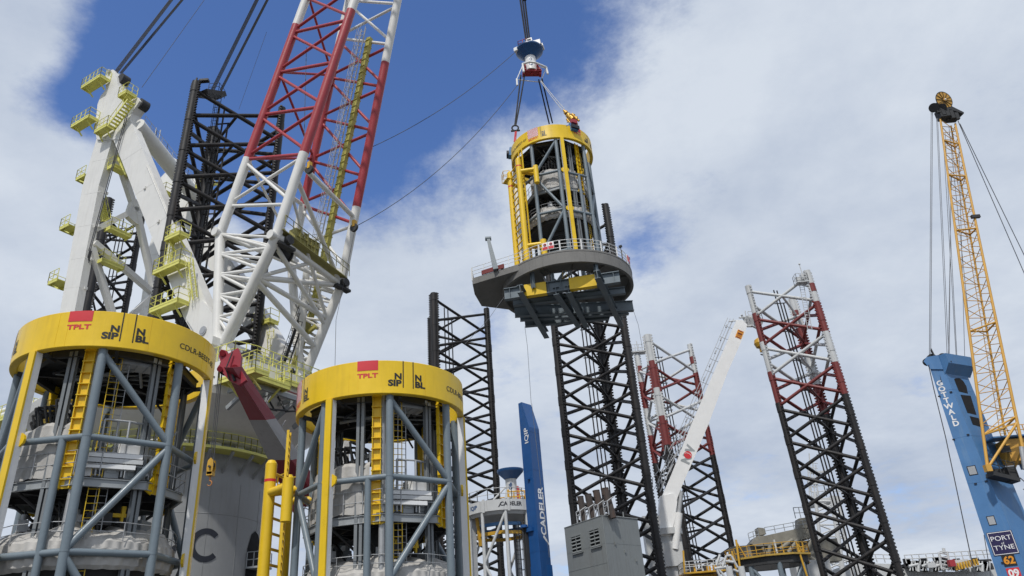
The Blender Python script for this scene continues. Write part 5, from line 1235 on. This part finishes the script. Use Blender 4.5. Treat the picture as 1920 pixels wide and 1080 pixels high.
mb = MB(); e_ = p + (q - p) * ((p[2] - 1) / (p[2] - q[2])); mb.box(V(e_[0], e_[1], .7), 2.5, 2.5, 1.4); part(mb, 'rope_anchor', SBLUE, hc)
hrope('luffing_rope', [(1741, 684, 69.9), (1751, 730, 69.9), (1773, 820, 69.8), (1828, 1080, 69), (1840, 1140, 68.9)], .045, ROPE); hrope('luffing_rope', [(1845, 1003, 70), (1858, 1082, 69.5)], .035, ROPE)
# boom foot platform and cab behind
mb = MB(); a, b = cL(0) + V(.1, .2, -.6), cR(0) + V(.9, .9, -2.4); b = at(1905, 902, 68.6); a = at(1856, 890, 68.4)
mb.beam(a, b, 1.2, .35); mb.box((a + b) / 2 + V(0, .3, .5), 2.0, .3, .7); railing(mb, [a + V(0, -.6, .2), b + V(0, -.6, .2)], 1.3, .7, .04); mb.box(b + V(-.3, 0, .6), .7, .9, 1.3)
mb.path([b + V(.2, -.4, .2), b + V(.75, -.4, -.6), b + V(.6, -.4, -1.1), b + V(.1, -.4, -.8)], .04, n=6)
part(mb, 'foot_platform', DARK, hc)
mb = MB(); c_ = at(1900, 848, 70.2); mb.box(c_, 2.2, 2.2, 2.0, m=0); mb.box(c_ + V(1.6, -.2, -.6), 2.0, 2.0, 1.8, m=1); mb.box(at(1885, 842, 69), .9, .1, .6, m=2); mb.box(c_ + V(0, -.6, 1.2), 4.5, 1.8, .12, m=1)
railing(mb, [c_ + V(-1.5, -1.5, 1.25), c_ + V(3, -1.5, 1.25)], .9, .8, .04, m=0); mb.tube(at(1915, 838, 67.4), at(1922, 880, 67.4), .2, n=10, m=3)
part(mb, 'machine_cab', [OCHRE, SBLUE, DARK, LGREY], hc)

# ---------------------------------------------------------------- far things along the lower right edge
yr = at(1440, 1047, 95); ry = math.degrees(math.atan2(-yr[1], -yr[0]))
tp = thing('ring_deck_frame', V(yr[0], yr[1], 0), 'grey pipe frame with a yellow railed ring deck before the rig cantilever', 'frame')
mb = MB(); mb.lathe([(3.7, -.2), (5.1, -.2), (5.1, .0), (3.7, .0)], yr, 10, closed=True, smooth=False); part(mb, 'ring_deck', mat('far_yellow_paint', (.45, .29, .05), .5, var=.2, dirt=.4), tp)
mb = MB(); mb.lathe([(3.75, -1.0), (4.7, -1.0), (4.7, -.21), (3.75, -.21)], yr, 10, closed=True, smooth=False); part(mb, 'deck_girder', DARK, tp)
mb = MB(); railing(mb, [yr + P(5.0, a, 0) for a in range(0, 360, 36)], 1.15, 1.2, .04, closed=True); part(mb, 'handrail', HOOKY, tp)
for a in (-70, -30, 15, 60, 110, 160, 210, 250):
    mb = MB(); mb.tube(yr + P(4.2, ry + a, -.9), yr + P(4.2, ry + a, -yr[2]), .3, n=12); part(mb, 'column', PIPE, tp)
for a, b in ((-30, 15), (60, 15), (110, 160)):
    mb = MB(); mb.tube(yr + P(4.2, ry + a, -1), yr + P(4.2, ry + b, -6), .2, n=8); part(mb, 'diagonal_brace', PIPE, tp)
for px, py, px2, py2 in ((1380, 1012, 1391, 1090), (1372, 1033, 1387, 1095), (1451, 1012, 1472, 1095), (1492, 1015, 1518, 1095)):
    q = at(px, py, 91); q2 = at(px2, py2, 91); mb = MB(); mb.tube(q, q2, .12, n=8); part(mb, 'post', FARW if px == 1451 else HOOKY, tp)
for px, py in ((1495, 1020), (1380, 1015)):
    q = at(px, py, 93); mb = MB(); mb.beam(q, q - ZU * 2.2 + V(.9, 0, 0), .1, .25, V(0, 1, 0)); part(mb, 'stay', HOOKY, tp)
mb = MB(); ladder(mb, at(1503, 1042, 93), at(1498, 1018, 93), V(0, -1, 0), .7, .4, .05, cage=True); part(mb, 'caged_ladder', HOOKY, tp)
yd = at(1318, 1075, 98); ydt = thing('yellow_deck', V(yd[0], yd[1], 0), 'small yellow railed deck at the bottom edge beside the ship crane', 'deck')
mb = MB(); mb.box(yd, 5.4, 4, .18); mb.box(yd - ZU * 4.5 + V(0, .5, 0), 3, 2, 8.6); part(mb, 'deck', HOOKY, ydt)
mb = MB(); railing(mb, [yd + V(-2.6, -1.9, .1), yd + V(2.6, -1.9, .1), yd + V(2.6, 1.9, .1), yd + V(-2.6, 1.9, .1)], 1.2, .8, .05, closed=True); part(mb, 'handrail', FARW, ydt)
mb = MB(); rn = random.Random(4)
for k in range(10): mb.box(yd + V(rn.uniform(-2.3, 2.3), rn.uniform(-1.5, 1.5), .5), .5, .4, rn.uniform(.4, 1.1), m=k % 3)
mb.beam(yd + V(-2.6, -1.9, 0), yd + V(-2.3, -1.9, 2.6), .1, .2, m=0)
part(mb, 'deck_gear', [HOOKY, DARK, FARW], ydt)
tf = thing('tubular_frame', at(1378, 1075, 90) * V(1, 1, 0), 'white tubular frame with two thick posts at the bottom edge', 'frame')
for px in (1366, 1389): mb = MB(); q = at(px, 1062, 90); mb.tube(V(q[0], q[1], 0), q, .38, n=16); part(mb, 'post', FARW, tf)
mb = MB()
w_ = lambda px, py: at(px, py, 90)
for p, q in (((1355, 1062), (1362, 1042)), ((1362, 1042), (1371, 1042)), ((1371, 1042), (1383, 1064)), ((1360, 1052), (1376, 1054)), ((1340, 1066), (1362, 1063)), ((1344, 1068), (1352, 1085)), ((1348, 1068), (1362, 1085)), ((1375, 1068), (1384, 1072)), ((1343, 1060), (1350, 1040))): mb.tube(w_(*p), w_(*q), .14, n=8)
part(mb, 'tube_frame', FARW, tf)
rg = thing('rig_cantilever', at(1470, 1010, 118) * V(1, 1, 0), 'weathered grey rig cantilever with drain stains behind the yellow ring deck', 'rig structure')
r_ = lambda px, py, Y=118: at(px, py, Y)
mb = MB(); mb.prism([r_(*p) for p in ((1409, 1019), (1420, 1005), (1436, 1004), (1500, 990), (1528, 990), (1532, 1004), (1500, 1012), (1445, 1023), (1415, 1024))], V(0, 4, 0)); mb.prism([r_(*p) for p in ((1421, 989), (1432, 990), (1437, 1001), (1424, 1004))], V(0, 2, 0)); mb.prism([r_(*p) for p in ((1498, 972), (1512, 970), (1516, 992), (1498, 990))], V(0, 2, 0))
part(mb, 'cantilever_beam', RIGG, rg)
mb = MB(); railing(mb, [r_(1492, 972), r_(1512, 971)], 1.6, .8, .06); railing(mb, [r_(1406, 1017), r_(1424, 1010)], 1.3, .8, .05); railing(mb, [r_(1436, 1002), r_(1525, 986)], 1.0, 1.4, .05); part(mb, 'handrail', GREY, rg)
mb = MB()
for p, q in (((1430, 1026), (1440, 1045)), ((1444, 1024), (1440, 1045)), ((1486, 1012), (1462, 1030)), ((1496, 1012), (1478, 1036)), ((1525, 1008), (1500, 1055)), ((1500, 1030), (1540, 1060)), ((1500, 1050), (1535, 1030))): mb.tube(r_(*p), r_(*q), .3, n=8)
ladder(mb, r_(1508, 1020), r_(1520, 990), V(0, -1, 0), 1.2, .6, .08, m=0); mb.box(r_(1470, 1040, 121), 16, 3, 3.2); 
part(mb, 'strut', RIGG, rg)
mb = MB(); q = r_(1520, 1070, 116); mb.box(q - ZU * 3, 5, 3, 8.6); part(mb, 'deck_house', FARW, rg)
# pale derrick seen through the banded leg
dm = thing('lattice_mast', at(1548, 1050, 150) * V(1, 1, 0), 'pale lattice mast with antennas seen through the banded leg', 'mast')
m_ = lambda px, py, Y=150: at(px, py, Y)
mb = MB(); 
for p, q, r2 in (((1545, 1085), (1528, 925), .35), ((1600, 1085), (1570, 930), .35), ((1582, 1085), (1560, 930), .5)): mb.tube(m_(*p), m_(*q), r2, n=8)
for k in range(6):
    y = 940 + 22 * k; mb.tube(m_(1530 + 2.3 * k, y), m_(1574 + 4 * k, y + 18), .16, n=6); mb.tube(m_(1530 + 2.3 * k, y + 20), m_(1573 + 4 * k, y), .16, n=6); mb.tube(m_(1530 + 2.3 * k, y), m_(1573 + 4 * k, y), .16, n=6)
part(mb, 'lattice', FARW, dm)
mb = MB(); mb.prism([m_(*p) for p in ((1524, 936), (1550, 933), (1574, 930), (1582, 936), (1560, 942), (1530, 945))], V(0, 5, 0)); railing(mb, [m_(1524, 934), m_(1550, 931), m_(1580, 932)], 2.2, 1.5, .09); part(mb, 'crow_nest', FARW, dm)
mb = MB()
for px, y0, y1 in ((1522, 930, 850), (1528, 930, 868), (1533, 930, 872), (1518, 930, 880), (1572, 930, 905)): mb.tube(m_(px, y0), m_(px - (y0 - y1) * .06, y1), .12, n=5)
mb.box(m_(1540, 885), 4, .5, .4); mb.box(m_(1524, 905), 2, .5, .8)
for k in range(8): mb.tube(m_(1516, 930 - 9 * k), m_(1533, 932 - 9 * k), .08, n=5)
part(mb, 'antenna', FARW, dm)
# ship at the lower right
sp = thing('moored_ship', at(1775, 1075, 160) * V(1, 1, 0), 'white ship with crowded deck pipes behind the harbour crane foot', 'ship')
s_ = lambda px, py, Y=160: at(px, py, Y)
mb = MB(); mb.prism([s_(*p) for p in ((1690, 1100), (1692, 1066), (1760, 1072), (1800, 1072), (1835, 1062), (1866, 1056), (1874, 1100))], V(0, 14, 0)); mb.prism([s_(*p) for p in ((1560, 1085), (1562, 1068), (1600, 1055), (1690, 1058), (1695, 1085))], V(0, 10, 0))
part(mb, 'superstructure', FARW, sp)
mb = MB(); mb.prism([s_(*p, 158) for p in ((1700, 1056), (1858, 1048), (1860, 1052), (1702, 1061))], V(0, 8, 0)); rn = random.Random(8)
for k in range(44):
    x = rn.uniform(1698, 1855); y = rn.uniform(1052, 1066); mb.box(s_(x, y, 157), rn.uniform(.4, 2.4), .6, rn.uniform(.3, 1.8))
part(mb, 'deck_machinery', DARK, sp)
mb = MB(); railing(mb, [s_(1700, 1056, 156), s_(1780, 1051, 156), s_(1860, 1046, 156)], 1.5, 1.5, .09); railing(mb, [s_(1562, 1066, 156), s_(1600, 1053, 156), s_(1690, 1056, 156)], 1.5, 1.5, .09)
for x in range(1706, 1860, 6): mb.tube(s_(x, 1070, 156), s_(x + rn.uniform(-6, 6), 1052, 156), .13, n=5)
for k in range(6): mb.path([s_(1704 + 24 * k, 1062, 156), s_(1722 + 24 * k, 1058, 156), s_(1722 + 24 * k, 1072, 156)], .3, n=6)
part(mb, 'handrail', FARW, sp)
mb = MB(); mb.path([s_(1766, 1068, 155), s_(1760, 1036, 155)], .2, n=6); mb.path([s_(1782, 1068, 155), s_(1776, 1034, 155)], .2, n=6)
for k in range(5): mb.tube(s_(1759 + k, 1036 + 7 * k, 155), s_(1777 + k, 1040 + 7 * k, 155), .14, n=5)
mb.tube(s_(1770, 1036, 155), s_(1769, 1028, 155), .3, n=8); mb.tube(s_(1762, 1034, 155), s_(1788, 1036, 155), .1, n=5); mb.tube(s_(1735, 1060, 155), s_(1742, 1052, 155), .15, n=5); mb.box(s_(1745, 1060, 155), 1.6, 1, .9); mb.box(s_(1800, 1056, 155), 3, 1, 1.2)
part(mb, 'mast', FARW, sp)
mb = MB(); mb.box(s_(1784, 1056, 154), 1.1, 1, 1.2); mb.box(s_(1784, 1053, 154), .8, .8, .5); part(mb, 'red_funnel', RED, sp)
mb = MB()
for k in range(9): mb.box(s_(1792 + 5 * k, 1063 - 1.2 * k, 154), .3, .3, 1.2)
part(mb, 'yellow_vent', HOOKY, sp)
# ---------------------------------------------------------------- ground
GR = mat('quay_concrete', (.11, .11, .108), .9, var=.25, scale=.08, dirt=.4, bump=.02, streak=False)
mb = MB(); mb.add([V(-4000, -4000, 0), V(4000, -4000, 0), V(4000, 4000, 0), V(-4000, 4000, 0)], [(0, 1, 2, 3)])
g0 = mb.build('ground', GR); tag(g0, 'flat grey concrete quay under everything', 'ground', kind='structure')

# ---------------------------------------------------------------- sky with broken cloud
SUN_EL, SUN_AZ = 54., 255.       # azimuth of the sun, counter-clockwise from +X (roughly behind the camera)
sd = V(math.cos(R(SUN_EL)) * math.cos(R(SUN_AZ)), math.cos(R(SUN_EL)) * math.sin(R(SUN_AZ)), math.sin(R(SUN_EL)))
w = bpy.data.worlds.new('World'); S.world = w; w.use_nodes = True
N = w.node_tree.nodes; L = w.node_tree.links; N.clear()
out = N.new('ShaderNodeOutputWorld'); bg = N.new('ShaderNodeBackground'); bg.inputs[1].default_value = 1.
sky = N.new('ShaderNodeTexSky'); sky.sky_type = 'NISHITA'; sky.sun_disc = False; sky.sun_elevation = R(SUN_EL); sky.sun_rotation = R(90 - SUN_AZ); sky.air_density = 1.0; sky.dust_density = .3; sky.ozone_density = 2.5
tc = N.new('ShaderNodeTexCoord')
def math_(op, a, b=None, c=None):
    n = N.new('ShaderNodeMath'); n.operation = op
    for i, x in enumerate((a, b, c)):
        if x is None: continue
        if isinstance(x, (int, float)): n.inputs[i].default_value = x
        else: L.new(x, n.inputs[i])
    return n.outputs[0]
def vm(op, a, b):
    n = N.new('ShaderNodeVectorMath'); n.operation = op
    for i, x in enumerate((a, b)):
        if isinstance(x, (tuple, list, np.ndarray)): n.inputs[i].default_value = tuple(map(float, x))
        else: L.new(x, n.inputs[i])
    return n
dirn = tc.outputs['Generated']
sep = N.new('ShaderNodeSeparateXYZ'); L.new(dirn, sep.inputs[0])
den = math_('ADD', math_('MAXIMUM', sep.outputs[2], 0.0), .22)
cmb = N.new('ShaderNodeCombineXYZ'); L.new(math_('DIVIDE', sep.outputs[0], den), cmb.inputs[0]); L.new(math_('DIVIDE', sep.outputs[1], den), cmb.inputs[1]); cmb.inputs[2].default_value = 3.3
def noise(scale, detail, rough, vec, off=(0, 0, 0), dist=0.):
    mp = N.new('ShaderNodeMapping'); mp.inputs['Location'].default_value = off; L.new(vec, mp.inputs['Vector'])
    n = N.new('ShaderNodeTexNoise'); n.inputs['Scale'].default_value = scale; n.inputs['Detail'].default_value = detail; n.inputs['Roughness'].default_value = rough; n.inputs['Distortion'].default_value = dist
    L.new(mp.outputs[0], n.inputs['Vector']); return n.outputs[0]
nA = noise(2.6, 10, .62, cmb.outputs[0], (1.3, .4, 0), .3); nB = noise(1.5, 6, .55, cmb.outputs[0], (7.1, 2.2, 0), .2); nC = noise(9., 8, .68, cmb.outputs[0], (3, 9, 0))
# gaps in the cloud cover, given as directions in the sky with an angular size
def blob(px, py, rad, amp, ax=None):
    d = nrm(ray(px, py)); dt = vm('DOT_PRODUCT', vm('NORMALIZE', dirn, (0, 0, 0)).outputs[0], d).outputs['Value']
    k = math_('SUBTRACT', 1., dt)                       # ~ angle^2 / 2
    return math_('MULTIPLY', math_('EXPONENT', math_('MULTIPLY', k, -2. / (rad * rad))), amp)
holes = [(400, 30, .11, 1.0), (300, 190, .09, .9), (170, 195, .055, .55), (30, 140, .05, .3), (470, 150, .15, 1.0), (620, 90, .15, 1.0), (790, 50, .12, .85), (900, 110, .06, .3), (930, -60, .11, .45), (1050, 70, .13, .42), (500, -200, .3, 1.0), (440, 310, .08, .5), (1225, 452, .05, .42), (1190, 520, .05, .3), (1150, 440, .06, .22), (1275, 320, .07, .25), (920, 600, .05, .4), (780, 190, .06, .3), (110, 200, .07, .45), (690, 320, .07, .2), (1060, 190, .08, .3), (1180, 60, .08, .2), (1080, 390, .06, .2), (205, 130, .05, .25)]
tot = None
for h in holes: b_ = blob(*h); tot = b_ if tot is None else math_('ADD', tot, b_)
extra = [(50, 290, .11, .75), (110, 50, .09, .55), (20, 60, .09, .5), (20, 620, .2, .5), (180, 310, .05, .4), (1500, 400, .3, .25)]
for h in extra: tot = math_('SUBTRACT', tot, blob(*h))
cov = math_('SUBTRACT', math_('ADD', math_('MULTIPLY', math_('SUBTRACT', nA, .5), 1.9), .62), tot)
cov = math_('ADD', cov, math_('MULTIPLY', math_('SUBTRACT', nC, .5), .9))
mr = N.new('ShaderNodeMapRange'); mr.interpolation_type = 'SMOOTHSTEP'; mr.inputs[1].default_value = -.28; mr.inputs[2].default_value = .56; L.new(cov, mr.inputs[0])
shade = N.new('ShaderNodeMapRange'); shade.inputs[1].default_value = .30; shade.inputs[2].default_value = .60; L.new(math_('ADD', math_('MULTIPLY', nB, .6), math_('ADD', math_('MULTIPLY', nA, .25), math_('MULTIPLY', nC, .15))), shade.inputs[0])
ccol = N.new('ShaderNodeMix'); ccol.data_type = 'RGBA'; ccol.inputs[6].default_value = (.38, .455, .60, 1); ccol.inputs[7].default_value = (.665, .725, .815, 1); L.new(shade.outputs[0], ccol.inputs[0])
skm = N.new('ShaderNodeMix'); skm.data_type = 'RGBA'; skm.blend_type = 'MULTIPLY'; skm.inputs[0].default_value = 1; L.new(sky.outputs[0], skm.inputs[6]); skm.inputs[7].default_value = (.100, .122, .165, 1)
mix = N.new('ShaderNodeMix'); mix.data_type = 'RGBA'; L.new(mr.outputs[0], mix.inputs[0]); L.new(skm.outputs[2], mix.inputs[6]); L.new(ccol.outputs[2], mix.inputs[7])
L.new(mix.outputs[2], bg.inputs[0]); L.new(bg.outputs[0], out.inputs[0])
sl = bpy.data.lights.new('sun', 'SUN'); sl.energy = 2.9; sl.angle = R(1.5); sl.color = (1, .965, .91)
so = bpy.data.objects.new('sun', sl); COL.objects.link(so); so.rotation_euler = Vector(tuple(sd)).to_track_quat('Z', 'Y').to_euler(); so.location = (0, -20, 60)
S.view_settings.view_transform = 'Standard'; S.view_settings.look = 'None'; S.view_settings.exposure = 0; S.view_settings.gamma = 1
S.render.film_transparent = False
try: S.cycles.max_bounces = 6
except Exception: pass
